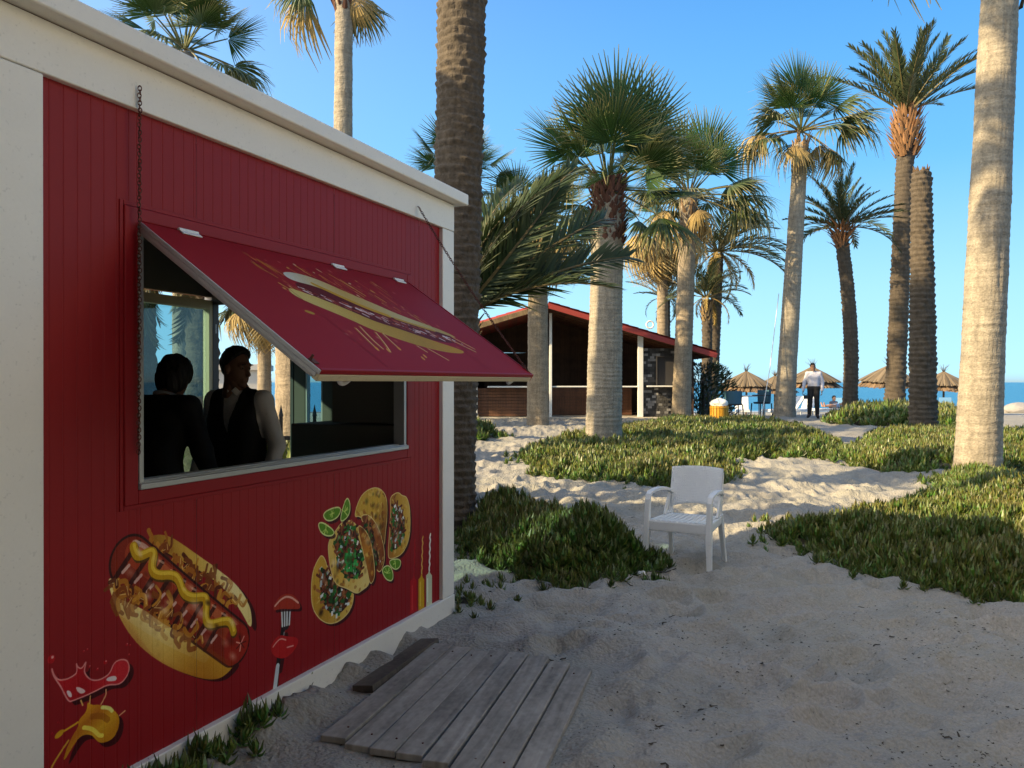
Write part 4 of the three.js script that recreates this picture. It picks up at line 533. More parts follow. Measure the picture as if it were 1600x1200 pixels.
{ // bits of dry weed and twigs on the sand
  const r = rngOf(77), shapes = [0, 1, 2, 3].map((k) => { const pts = []; for (let i = 0; i < 5; i++) pts.push(V((i / 4 - .5) * 1, .2 * r() + .03, (r() - .5) * .9)); return new MB().tube(pts, (t) => .17 * (1 - .8 * Math.abs(t - .4)), 5, null).geo(true); });
  const t = thing('beach_debris', 'dark bits of dry weed and twigs scattered over the sand', 'debris', [0, 0, 0], 0, null, 'stuff'), mat = std({ color: L(.045, .034, .024), roughness: .95 }), q = new THREE.Object3D();
  shapes.forEach((s) => { const im = shade(new THREE.InstancedMesh(s, mat, 760)); im.name = 'bits'; let i = 0, n = 0; while (i < 760 && n++ < 20000) { const z = 2.6 + 8.5 * Math.pow(r(), 1.3), x = lerp(-.9 + (z > 5 ? .6 : 0), .66 * z, r()); if (z < 5.2 && x < -.1 && r() < .6) continue; if (vnoise(x * 1.5, z * 1.5, 91) + .35 * vnoise(x * 6, z * 6, 92) < .63 + .3 * r()) continue; q.position.set(x, H(x, z) + .002, -z); q.rotation.set((r() - .5) * .5, r() * 6.3, (r() - .5) * .5); const L2 = .006 + .013 * r() * r() + (r() < .025 ? .035 : 0); q.scale.set(L2, Math.min(L2, .02), Math.min(L2 * (.6 + .6 * r()), .035)); q.updateMatrix(); im.setMatrixAt(i++, q.matrix); } im.count = i; t.add(im); });
}
{ // two dark palms close behind the kiosk, seen through its glazed door
  palm('date_palm', 'dark date palm with hanging dry fronds behind the kiosk\'s glazed door', { x: -3.42, z: 9.1, top: 3.2, seed: 21, bark: BK.date, trunk: { r0: .16, r1: .15, style: 'scale', row: .09, N: 8, amp: .04 }, leaves: [[12, 40, 0, FR.hang, 1.5], [8, 0, -50, FR.hang, 1.5]] });
  palm('palm_trunk', 'dark bare palm trunk at the left side of the kiosk\'s glazed door', { x: -4.2, z: 9.3, top: 3.1, seed: 22, bark: BK.date, trunk: { r0: .17, r1: .15, style: 'scale', row: .09, N: 8, amp: .04 }, leaves: [[9, 30, -30, FR.hang, 1.3]] });
  const t = thing('black_fence', 'low black picket fence outside the kiosk doorway', 'fence', at(-2.48, 7.9), .18), m = iron;
  for (let i = 0; i < 9; i++) { const x = -.16 + i * .105; mesh('picket', join([bx(x - .017, x + .017, -.1, 1.18, -.011, .011, .003), boxUV(new THREE.ConeGeometry(.024, .12, 4).translate(x, 1.24, 0))]), m, t); }
  for (const y of [.25, .95]) mesh('rail', bx(-.22, .74, y, y + .04, -.032, -.013, .003), m, t);
}
// ---------- dark beach hut with a red roof ----------
{
  const g = .40, t = thing('beach_hut', 'dark wooden beach hut with red gable roof and white posts', 'hut', [1.15, g, -27]);
  const brown = std({ color: L(.20, .085, .04), map: woodMap, roughness: .75 }), dark = std({ color: L(.11, .06, .038), map: woodMap, roughness: .9 }), tile = std({ color: L(.34, .045, .035), map: speck, roughness: .7 }), black = std({ color: L(.04, .036, .034), roughness: .6 });
  mesh('floor', bx(-4.6, 4.85, -.3, .06, -7.6, .3, .02), std({ color: L(.46, .41, .33), map: speck, roughness: .9 }), t);
  // roof: two slopes, ridge over x = 0
  const roof = mesh('roof', (() => { const l = []; for (const s of [-1, 1]) { const q = bx(0, 5.64, -.1, 0, -8.2, .55, .02); q.rotateZ(-.288); if (s < 0) q.rotateY(Math.PI).translate(0, 0, -7.65); q.translate(0, 3.7, 0); l.push(q); } return join(l); })(), brown, t);
  for (const s of [-1, 1]) { const l = []; for (let row = 0; row < 17; row++) for (let c = 0; c < 22; c++) { const q = new THREE.CylinderGeometry(.105, .12, .37, 7, 1, true, 0, Math.PI).rotateZ(Math.PI / 2).rotateX(-Math.PI / 2); q.rotateY(0); q.translate(.19 + row * .33, .0 + .012 * (c % 2), .45 - c * .4); q.rotateZ(-.288); if (s < 0) q.rotateY(Math.PI).translate(0, 0, -7.65); q.translate(0, 3.7, 0); l.push(boxUV(q)); } tag(mesh('roof_tiles', join(l), tile, roof), null, null, null, 'stuff'); }
  for (const s of [-1, 1]) { const q = bx(0, 5.66, -.13, .035, .551, .60, .01); q.rotateZ(s > 0 ? -.288 : .288 - 0); if (s < 0) { q.translate(-5.66 * Math.cos(.288), -5.66 * Math.sin(.288), 0); } q.translate(0, 3.7, 0); mesh('barge_board', q, s > 0 ? tile : std({ color: L(.34, .24, .13), map: woodMap, roughness: .8 }), roof); }
  // walls
  const W = []; const B = (...q) => W.push(bx(...q, .005)); B(-4.5, -4.4, .06, 2.35, -7.4, -.1); B(4.72, 4.82, .06, 2.3, -7.4, -.1); B(-4.5, 4.8, .06, 2.3, -7.5, -7.4); B(-4.4, -2.3, .06, 2.4, -.2, -.1); B(-2.2, 4.7, .06, 2.3, -4.2, -4.1);
  mesh('wall', join(W), dark, t);
  const gable = new THREE.Shape(); gable.moveTo(-4.4, 2.35); gable.lineTo(4.8, 2.22); gable.lineTo(0, 3.58); gable.closePath();
  mesh('gable', boxUV(new THREE.ExtrudeGeometry(gable, { depth: .06, bevelEnabled: false }).translate(0, 0, -4.0)), dark, t);
  for (const [x, w, h, d] of [[-2.33, .05, 2.4, 0], [.11, .045, 3.45, 0], [3.05, .085, 2.72, 0]]) mesh('post', bx(x - w, x + w, .06, h, -.08 + d, .08 + d, .01), white, t);
  mesh('counter_top', bx(-1.95, -.42, 1.02, 1.07, -.25, .25, .01), white, t); mesh('rail', bx(.16, 2.96, 1.03, 1.075, -.06, .02, .008), white, t);
  const bars = []; for (let i = 0; i < 9; i++) bars.push(bx(-2.27, -.42, .08 + i * .103, .174 + i * .103, -.1 - .004 * (i % 2), -.06, .006)); tag(mesh('counter_slats', join(bars), brown, t), null, null, null, 'stuff');
  mesh('counter_end', bx(-.42, -.36, .06, 1.02, -.2, .1, .01), dark, t);
  const bars2 = []; for (let i = 0; i < 9; i++) bars2.push(bx(.2, 2.95, .08 + i * .103, .174 + i * .103, -1.3 - .004 * (i % 2), -1.26, .006)); tag(mesh('inner_slats', join(bars2), std({ color: L(.20, .085, .04), map: woodMap }), t), null, null, null, 'stuff');
  // right bay: chalky block wall with a dark window and a white ledge
  const m = new MB(), r = rngOf(61), wins = [[3.62, 4.68, 1.12, 2.02], [4.1, 4.5, .1, .95]];
  for (let j = 0; j < 26; j++) for (let i = 0; i < 12; i++) { const x = 3.15 + i * .135 + (j % 2) * .06 - .03, y = .08 + j * .086, x1 = Math.min(x + .127, 4.74), y1 = y + .079; if (x1 - x < .04 || wins.some(([a, b, c, d]) => x1 > a && x < b && y1 > c && y < d)) continue; const k = r() < .3 ? .16 + .2 * r() : .035 + .05 * r(), c = [k, k * .95, k * .88], z = -.1 + .02 * r(); for (const [f, q] of [[[x, y, x1, y1], z]]) { const v = [[f[0], f[1]], [f[2], f[1]], [f[2], f[3]], [f[0], f[3]]], A = v.map(([a, b]) => m.v(a, b, q, c)), Bk = v.map(([a, b]) => m.v(a, b, -.15, c)); m.q(...A); for (let h = 0; h < 4; h++) m.q(A[(h + 1) % 4], A[h], Bk[h], Bk[(h + 1) % 4]); } }
  tag(mesh('block_wall', m.geo(true), vc, t), null, null, null, 'stuff');
  mesh('wall_backing', bx(3.12, 4.74, .06, 2.3, -.2, -.152, .004), black, t);
  mesh('window_frame', join([bx(3.58, 3.62, 1.08, 2.06, -.14, -.05, .005), bx(4.68, 4.72, 1.08, 2.06, -.14, -.05, .005), bx(3.62, 4.68, 2.02, 2.06, -.14, -.05, .005)]), black, t);
  mesh('window_ledge', bx(3.25, 4.3, 1.04, 1.085, -.14, .18, .01), white, t); mesh('drain_pipe', bx(4.36, 4.40, .06, 1.0, -.08, -.04, .01), white, t);
  mesh('lamp', join([boxUV(new THREE.TorusGeometry(.13, .03, 6, 18).translate(3.9, 3.3, -3.2))]), white, t);
}
{ // pale building far off, seen through the kiosk doorway
  const t = thing('far_building', 'pale flat-roofed building far behind the man in the kiosk doorway', 'building', [-21.2, baseH(60) + .6, -60], .2), w = std({ color: L(.52, .47, .40), map: speck });
  mesh('wall', join([bx(-3, 3, -.5, 1.4, -5, 0, .02), bx(-3, -1.4, 1.4, 2.5, -5, 0, .02), bx(1.6, 3, 1.4, 2.5, -5, 0, .02), bx(-.1, .3, 1.4, 2.5, -5, 0, .02)]), w, t); mesh('roof', bx(-3.3, 3.3, 2.5, 2.95, -5.3, .3, .03), w, t);
  mesh('window', bx(-1.4, -.1, 1.4, 2.5, -.6, -.5, .01), std({ color: L(.03, .03, .035), roughness: .2 }), t); mesh('window', bx(.3, 1.6, 1.4, 2.5, -.6, -.5, .01), std({ color: L(.03, .03, .035), roughness: .2 }), t);
}
// ---------- boardwalk, chair, bin, beach furniture ----------
function bar(p0, p1, w0, d0, w1, d1, refX = V(1, 0, 0)) {             // four-sided tapered bar with softened edges
  const d = p1.clone().sub(p0).normalize(), x = refX.clone().addScaledVector(d, -refX.dot(d)).normalize(), z = x.clone().cross(d), m = new MB(), c = .22;
  const ring = (p, w, h) => [[1 - c, 1], [1, 1 - c], [1, -1 + c], [1 - c, -1], [-1 + c, -1], [-1, -1 + c], [-1, 1 - c], [-1 + c, 1]].map(([a, b]) => { const q = p.clone().addScaledVector(x, a * w / 2).addScaledVector(z, b * h / 2); return m.v(q.x, q.y, q.z, null, q.x + q.z, q.y); });
  const A = ring(p0, w0, d0), B = ring(p1, w1, d1); for (let i = 0; i < 8; i++) m.q(A[(i + 1) % 8], A[i], B[i], B[(i + 1) % 8]); for (let i = 1; i < 7; i++) { m.t(A[0], A[i], A[i + 1]); m.t(B[0], B[i + 1], B[i]); }
  return m.geo(true);
}
function sweep(pts, w, h, ref) { return join(pts.slice(1).map((p, i) => bar(pts[i].clone().addScaledVector(p.clone().sub(pts[i]).normalize(), -.006), p.clone().addScaledVector(p.clone().sub(pts[i]).normalize(), .006), w, h, w, h, ref))); }
{ // boardwalk of weathered planks half buried in sand
  const t = thing('boardwalk', 'short mat of grey weathered planks in the sand before the kiosk', 'boardwalk', [0, 0, 0]), r = rngOf(91), n = 8;
  const mats = [.44, .48, .41].map((k) => std({ color: L(k * 1.1, k * 1.02, k * .90), map: woodMap, bumpMap: woodMap, bumpScale: .006, roughness: .95 }));
  for (let i = 0; i < n; i++) {
    const a = (i + .5) / n, sx = lerp(-.86, .10, a), sz = lerp(3.70, 3.22, a) + (r() - .5) * .06, ex = lerp(-.47, .44, a), ez = lerp(5.06, 4.58, a) + (r() - .5) * .08, len = Math.hypot(ex - sx, ez - sz), w = .120 + (r() - .5) * .012;
    const p = mesh('plank', (() => { const g = new RoundedBoxGeometry(w, .032, len, 1, .005); const P = g.attributes.position, u = new Float32Array(P.count * 2); for (let k = 0; k < P.count; k++) { const tw = .004 * Math.sin(P.getZ(k) * 5 + i); P.setY(k, P.getY(k) + tw); u[2 * k] = P.getX(k) + i * .37; u[2 * k + 1] = P.getZ(k) * .6 + i * .3; } g.setAttribute('uv', new THREE.BufferAttribute(u, 2)); return g; })(), mats[i % 3], t);
    const mx = (sx + ex) / 2, mz = (sz + ez) / 2; p.position.set(mx, H(-.2, 4.15) + .012 + (r() - .5) * .006, -mz); p.rotation.y = -Math.atan2(ex - sx, ez - sz); p.rotation.order = 'YXZ'; p.rotation.x = (r() - .5) * .006; p.rotation.z = (r() - .5) * .02;
    const nails = []; for (const s of [-1, 1]) nails.push(boxUV(new THREE.CylinderGeometry(.005, .005, .004, 6).translate(.02 * s, .0175, len * .42 * s))); mesh('nail', join(nails), rust, p);
  }
  const q = thing('loose_board', 'single dark loose board between the plank mat and the kiosk', 'board', [-.64, H(-.64, 4.7) + .004, -4.68]); q.rotation.order = 'YXZ'; q.rotation.y = -.33; q.rotation.z = .12; mesh('board', bx(-.06, .06, -.02, .02, -.42, .42, .004), std({ color: L(.17, .14, .11), map: woodMap, bumpMap: woodMap, bumpScale: .006, roughness: .95 }), q); mesh('batten', bx(-.05, .05, -.05, -.021, .3, .38, .004), std({ color: L(.1, .08, .06), map: woodMap }), q);
}
{ // white plastic armchair with a woven back
  const weave = tex(256, (u, v) => { const k = 14, a = Math.floor(u * k) + Math.floor(v * k), f = (u * k) % 1, h = (v * k) % 1; return a % 2 ? Math.sin(Math.PI * f) * (.5 + .5 * Math.sin(Math.PI * h)) : Math.sin(Math.PI * h) * (.5 + .5 * Math.sin(Math.PI * f)); }, false);
  const woven = phys({ color: L(.80, .81, .80), roughness: .4, bumpMap: weave, bumpScale: .004 });
  const t = thing('plastic_chair', 'white plastic armchair with woven back standing alone on the sand', 'chair', [1.51, H(1.51, 7.13) - .012, -7.13], -.509), X = V(1, 0, 0);
  for (const s of [-1, 1]) {
    mesh('front_leg', join([bar(V(s * .285, -.03, .30), V(s * .268, .30, .262), .034, .042, .048, .058), bar(V(s * .268, .298, .262), V(s * .266, .60, .232), .048, .058, .040, .052)]), plastic, t);
    mesh('rear_leg', bar(V(s * .245, -.03, -.335), V(s * .225, .44, -.235), .034, .04, .046, .055), plastic, t);
    const pts = [V(s * .266, .595, .234), V(s * .267, .632, .218), V(s * .268, .652, .18), V(s * .266, .662, .10), V(s * .260, .665, -.02), V(s * .25, .655, -.14), V(s * .236, .635, -.22), V(s * .225, .615, -.262)];
    mesh('armrest', join(pts.slice(1).map((p, i) => bar(pts[i], p.clone().addScaledVector(p.clone().sub(pts[i]).normalize(), .008), i < 2 ? .042 : .05, .026, .05, .026, X))), plastic, t);
    mesh('side_rail', join([bar(V(s * .262, .385, .24), V(s * .228, .395, -.23), .028, .075, .028, .06), bar(V(s * .236, .42, -.12), V(s * .232, .6, -.235), .02, .05, .02, .05)]), plastic, t);
    mesh('back_upright', bar(V(s * .222, .42, -.238), V(s * .222, .80, -.325), .032, .034, .026, .026), plastic, t);
  }
  mesh('seat_apron', join([bar(V(-.25, .385, .255), V(.25, .385, .255), .03, .085, .03, .085, V(0, 0, 1)), bar(V(-.22, .395, -.232), V(.22, .395, -.232), .03, .06, .03, .06, V(0, 0, 1))]), plastic, t);
  for (let i = 0; i < 10; i++) { const x = (i - 4.5) * .047; mesh('seat_slat', join([bar(V(x, .427, .262), V(x * .96, .412, .06), .036, .014, .036, .014), bar(V(x * .96, .413, .066), V(x * .92, .42, -.235), .036, .014, .034, .014)]), plastic, t); }
  const m = new MB(), nx = 14, ny = 12, top = [];
  for (const side of [0, 1]) for (let j = 0; j <= ny; j++) for (let i = 0; i <= nx; i++) { const u = i / nx * 2 - 1, v = j / ny, w = lerp(.215, .235, v), y0 = .485 + .035 * (1 - u * u), y = lerp(y0, .845 - .012 * u * u, v), z = -.225 - (y - .42) * .235 - .035 * (1 - u * u) + .012 * u * u - (side ? .016 : 0); m.v(u * w, y, z, null, i / nx * 2, v * 1.7); }
  const N = (nx + 1) * (ny + 1), q = (s, i, j) => s * N + j * (nx + 1) + i;
  for (let j = 0; j < ny; j++) for (let i = 0; i < nx; i++) { m.q(q(0, i, j), q(0, i + 1, j), q(0, i + 1, j + 1), q(0, i, j + 1)); m.q(q(1, i + 1, j), q(1, i, j), q(1, i, j + 1), q(1, i + 1, j + 1)); }
  for (let i = 0; i < nx; i++) { m.q(q(0, i, ny), q(0, i + 1, ny), q(1, i + 1, ny), q(1, i, ny)); m.q(q(0, i + 1, 0), q(0, i, 0), q(1, i, 0), q(1, i + 1, 0)); }
  for (let j = 0; j < ny; j++) { m.q(q(0, 0, j), q(0, 0, j + 1), q(1, 0, j + 1), q(1, 0, j)); m.q(q(0, nx, j + 1), q(0, nx, j), q(1, nx, j), q(1, nx, j + 1)); }
  mesh('backrest', m.geo(), woven, t);
}
{ // litter by the bed
  const m = new THREE.IcosahedronGeometry(.03, 3), P = m.attributes.position; for (let i = 0; i < P.count; i++) { const x = P.getX(i), y = P.getY(i), z = P.getZ(i), k = .7 + .7 * fbm(x * 60 + 9, y * 60 + z * 40 + 5, 2, 3); P.setXYZ(i, x * k * 1.3, y * k * .8, z * k); } m.computeVertexNormals();
  const l = thing('paper_scrap', 'crumpled white paper scrap beside the left front leg of the white chair', 'litter', at(1.05, 6.72, .02)); mesh('paper', boxUV(m), white, l);
  const tw = thing('twig', 'thin curved dark twig on the sand under the white chair', 'twig', at(1.2, 6.78, .012)); mesh('stick', new MB().tube([V(-.14, 0, .03), V(-.05, .008, -.02), V(.06, .004, .01), V(.16, .02, -.06)], .005, 5).geo(), iron, tw);
}
{ // yellow slatted bin with a white bag
  const t = thing('litter_bin', 'yellow slatted litter bin with a white bag bulging over its rim', 'bin', at(6.0, 23.9, .0)), y = std({ color: L(.62, .30, .02), map: speck, roughness: .5 });
  const s = []; for (let i = 0; i < 18; i++) { const a = i / 18 * 2 * Math.PI, q = bx(-.036, .036, .08, .56, -.012, .012, .004); q.translate(0, 0, .25); q.rotateY(a); s.push(q); } tag(mesh('slats', join(s), y, t), null, null, null, 'stuff');
  mesh('drum', boxUV(new THREE.CylinderGeometry(.225, .2, .5, 24).translate(0, .3, 0)), std({ color: L(.2, .09, .01) }), t); mesh('hoop', join([boxUV(new THREE.TorusGeometry(.262, .012, 6, 30).rotateX(Math.PI / 2).translate(0, .5, 0)), boxUV(new THREE.TorusGeometry(.262, .012, 6, 30).rotateX(Math.PI / 2).translate(0, .14, 0))]), y, t);
  const b = new THREE.SphereGeometry(.27, 40, 24), P = b.attributes.position; for (let i = 0; i < P.count; i++) { const x = P.getX(i), yy = P.getY(i), z = P.getZ(i), k = .82 + .5 * (fbm(x * 9 + 5, z * 9 + yy * 7 + 3, 3, 8) - .3); P.setXYZ(i, x * k, Math.max(-.1, yy * .62) * k + .62, z * k); } b.computeVertexNormals(); mesh('bag', boxUV(b), white, t);
}
// thatched parasols: one built, the rest cloned
function parasol(label) {
  const t = thing('thatched_parasol', label, 'parasol', [0, 0, 0], 0), r = rngOf(404), straw = std({ vertexColors: true, roughness: .95 });
  mesh('pole', new MB().tube([V(0, -.3, 0), V(.02, 1.2, 0), V(0, 2.2, 0)], .055, 8).geo(), BK.brown, t);
  const tier = (y0, y1, r0, r1, n, c) => { const m = new MB(); for (let i = 0; i < n; i++) { const a = i / n * 2 * Math.PI + r() * .1, k = .6 + .7 * r(), w = .09 + .05 * r(), e = .9 + .2 * r(), col = [c[0] * k, c[1] * k, c[2] * k], D = V(Math.cos(a), 0, Math.sin(a)), T = V(-Math.sin(a), 0, Math.cos(a)), ly = (r() - .5) * .06; let prev = null; [0, .5, 1].forEach((q) => { const R = lerp(r0, r1 * e, q), y = lerp(y0, y1, q) - .10 * q * q * (r1 > 1 ? 1 : .5) + ly, p = D.clone().multiplyScalar(R).add(V(0, y, 0)), ww = lerp(.02, w, Math.min(1, q * 1.4)) * (q === 1 ? .5 : 1); const g = [p.clone().addScaledVector(T, ww), p.clone().add(V(0, .02, 0)), p.clone().addScaledVector(T, -ww)].map((v) => m.v(v.x, v.y, v.z, col)); if (prev) { m.q(prev[0], prev[1], g[1], g[0]); m.q(prev[1], prev[2], g[2], g[1]); } prev = g; }); } return m.geo(true); };
  const roof = mesh('thatch', tier(2.42, 1.78, .06, 1.28, 220, [.17, .125, .075]), straw, t); mesh('lower_thatch', tier(1.86, 1.50, .75, 1.34, 220, [.20, .13, .075]), straw, roof); mesh('inner_cone', boxUV(new THREE.ConeGeometry(1.16, .62, 24, 1, true).translate(0, 2.06, 0)), std({ color: L(.14, .1, .06) }), roof);
  const tuft = new MB(); for (let i = 0; i < 22; i++) { const a = r() * 6.3, e = .15 + .25 * r(), l = .25 + .3 * r(); tuft.tube([V(0, 2.36, 0), V(Math.cos(a) * e * .4, 2.36 + l * .6, Math.sin(a) * e * .4), V(Math.cos(a) * e * .8 + .06, 2.36 + l, Math.sin(a) * e)], (q) => .014 * (1 - .8 * q), 3, [.10, .07, .045]); } mesh('tuft', tuft.geo(true), straw, t);
  return t;
}
const par = parasol('thatched parasol left of the slender palm, nearest to the yellow bin'); let first = true;
for (const [x, z, s, turn, label] of [[12.75, 45, 1, .3, 'thatched parasol left of the slender palm, nearest to the yellow bin'], [15.9, 50, .95, 1.4, 'thatched parasol half hidden behind the slender fan palm trunk'], [16.0, 44, 1.06, 2.1, 'thatched parasol directly behind the standing man\'s head'], [20.9, 46, 1.12, 3.0, 'thatched parasol behind the tallest date palm\'s trunk'], [24.3, 46.5, 1.0, .9, 'thatched parasol between the headless trunk and the thick pale trunk'], [27.9, 50, 1.0, 4.0, 'thatched parasol just left of the thick pale trunk, with a crooked tuft']]) { let o = par; if (!first) { o = par.clone(); o.name = numbered('thatched_parasol'); scene.add(o); } first = false; o.position.set(x, H(x, z), -z); o.scale.setScalar(s); o.rotation.set((x % 1) * .06, turn, 0); o.userData = { label, category: 'parasol', group: 'thatched parasols on the beach' }; }
function lounger(label, x, z, turn, mat) {
  const t = thing('sun_lounger', label, 'sun lounger', at(x, z), turn, 'sun loungers on the beach'); mesh('frame', join([bx(-.32, .32, .28, .33, -1, .45, .01), bx(-.3, -.25, 0, .3, -.9, -.85, .01), bx(.25, .3, 0, .3, -.9, -.85, .01), bx(-.3, -.25, 0, .3, .35, .4, .01), bx(.25, .3, 0, .3, .35, .4, .01)]), plastic, t);
  const b = bx(-.3, .3, 0, .06, 0, .75, .02); b.rotateX(-.9); b.translate(0, .33, .4); mesh('backrest', b, mat, t); mesh('mattress', bx(-.3, .3, .331, .39, -.98, .4, .02), mat, t); return t;
}
const blueCloth = std({ color: L(.10, .22, .36), roughness: .9 }), whiteCloth = std({ color: L(.74, .74, .72), roughness: .9 });
lounger('white sun lounger with raised back left of the slender palm trunk', 11.9, 36, 1.9, whiteCloth); lounger('white sun lounger near the sea, partly behind the slender palm trunk', 13.6, 38.5, 2.4, whiteCloth); lounger('blue sun lounger with tilted back just left of the thick pale trunk', 22.0, 42, 2.6, blueCloth); lounger('white sun lounger left of the blue one by the thick pale trunk', 20.6, 43, 2.2, whiteCloth); lounger('white sun lounger facing the sea behind the yellow bin', 10.6, 38, 2.9, whiteCloth); lounger('blue sun lounger between the standing man and the short date palm', 15.9, 41.5, 2.0, blueCloth); lounger('white sun lounger between the two dark palm trunks', 18.9, 41, 2.4, whiteCloth); lounger('white towel-covered lounger under the lying sunbather', 14.6, 37.2, 1.45, whiteCloth);
{ // café corner beside the dark shrub: dark round-backed chairs and a white table
  const dk = std({ color: L(.03, .035, .05), roughness: .5 }), wick = std({ color: L(.05, .14, .20), map: speck, roughness: .7 });
  const chair = (label, x, z, turn) => { const t = thing('wicker_chair', label, 'chair', at(x, z), turn, 'dark chairs by the beach bar'); for (const [a, b] of [[-.24, .24], [.24, .24], [-.22, -.22], [.22, -.22]]) mesh('leg', bar(V(a * 1.1, 0, b * 1.1), V(a, .44, b), .03, .03, .035, .035), dk, t); mesh('seat', boxUV(new THREE.CylinderGeometry(.29, .27, .06, 20).translate(0, .45, 0)), dk, t); const s = new THREE.CylinderGeometry(.31, .29, .42, 24, 3, true, Math.PI / 2 + .15, Math.PI - .3).translate(0, .68, 0); mesh('backrest', boxUV(s), wick, t); mesh('armrest', boxUV(new THREE.TorusGeometry(.31, .02, 6, 26, Math.PI * 1.25).rotateX(Math.PI / 2).rotateY(.4).translate(0, .89 * .8, 0)), dk, t); return t; };
  chair('blue round-backed wicker chair right of the yellow bin', 7.35, 27.4, 2.6); chair('dark wicker chair behind the slender palm trunk near the white table', 8.6, 28.4, -1.2); chair('dark wicker chair showing between the slender palm and the standing man', 9.75, 29.2, 1.2);
  const t = thing('bar_table', 'thin white table behind the blue wicker chair', 'table', at(8.35, 29.5)); mesh('table_top', bx(-.65, .65, .72, .76, -.4, .4, .01), plastic, t); for (const [a, b] of [[-.58, .33], [.58, .33], [-.58, -.33], [.58, -.33]]) mesh('leg', bx(a - .02, a + .02, 0, .72, b - .02, b + .02, .005), plastic, t);
  const p = thing('white_pole', 'thin white pole leaning against the slender fan palm', 'pole', [8.02, H(8.02, 26.6), -26.6]); mesh('pole_shaft', new MB().tube([V(0, -.05, 0), V(.4, 1.6, -.35), V(.82, 4.1, -.75)], .013, 8).geo(), plastic, p); mesh('pole_foot', boxUV(new THREE.SphereGeometry(.035, 12, 8)), plastic, p);
  // dark shrub in the shade right of the hut
  const s = thing('dark_shrub', 'dense dark shrub in shade between the hut and the yellow bin', 'shrub', at(6.55, 28.4)), r = rngOf(14), m = new MB();
  for (let i = 0; i < 2600; i++) { const a = r() * 6.3, h = 1.75 * r(), R = (1.0 * Math.sqrt(Math.max(0, 1 - Math.pow((h - .6) / 1.25, 2))) * (.45 + .55 * r())), k = .5 + .8 * r(), c = [.04 * k, .065 * k, .025 * k], p = V(Math.cos(a) * R * 1.15, h, Math.sin(a) * R), d = V(Math.cos(a) + r() - .5, .3 + r(), Math.sin(a) + r() - .5).normalize().multiplyScalar(.16 + .12 * r()), w = V(r() - .5, r() - .5, r() - .5).normalize().multiplyScalar(.028); const v = [p.clone().sub(w), p.clone().addScaledVector(d, .5).add(w), p.clone().add(d), p.clone().addScaledVector(d, .5).sub(w)].map((q) => m.v(q.x, q.y, q.z, c)); m.q(...v); }
  mesh('foliage', m.geo(true), plantMat, s); mesh('stem', new MB().tube([V(0, -.1, 0), V(.05, .6, 0), V(0, 1.2, .1)], .06, 6).geo(), BK.date, s);
}
{ // low rocks in the water's edge at the right
  const r = rngOf(55), g = std({ color: L(.34, .31, .28), map: speck, roughness: .9 });
  [[37.0, 60, .8, 'flat grey rock at the water\'s edge, larger of the pair at far right'], [34.6, 62, .5, 'small grey rock at the water\'s edge just right of the thick pale trunk']].forEach(([x, z, s, label]) => { const t = thing('shore_rock', label, 'rock', at(x, z)), q = new THREE.IcosahedronGeometry(s, 4), P = q.attributes.position; for (let i = 0; i < P.count; i++) { const a = P.getX(i), b = P.getY(i), c = P.getZ(i), k = .7 + .6 * fbm(a * 1.8 + 7, b * 1.8 + c * 1.3 + 4, 3, 9); P.setXYZ(i, a * k * 1.7, b * k * .75 + .1, c * k); } q.computeVertexNormals(); mesh('boulder', boxUV(q), g, t); });
}
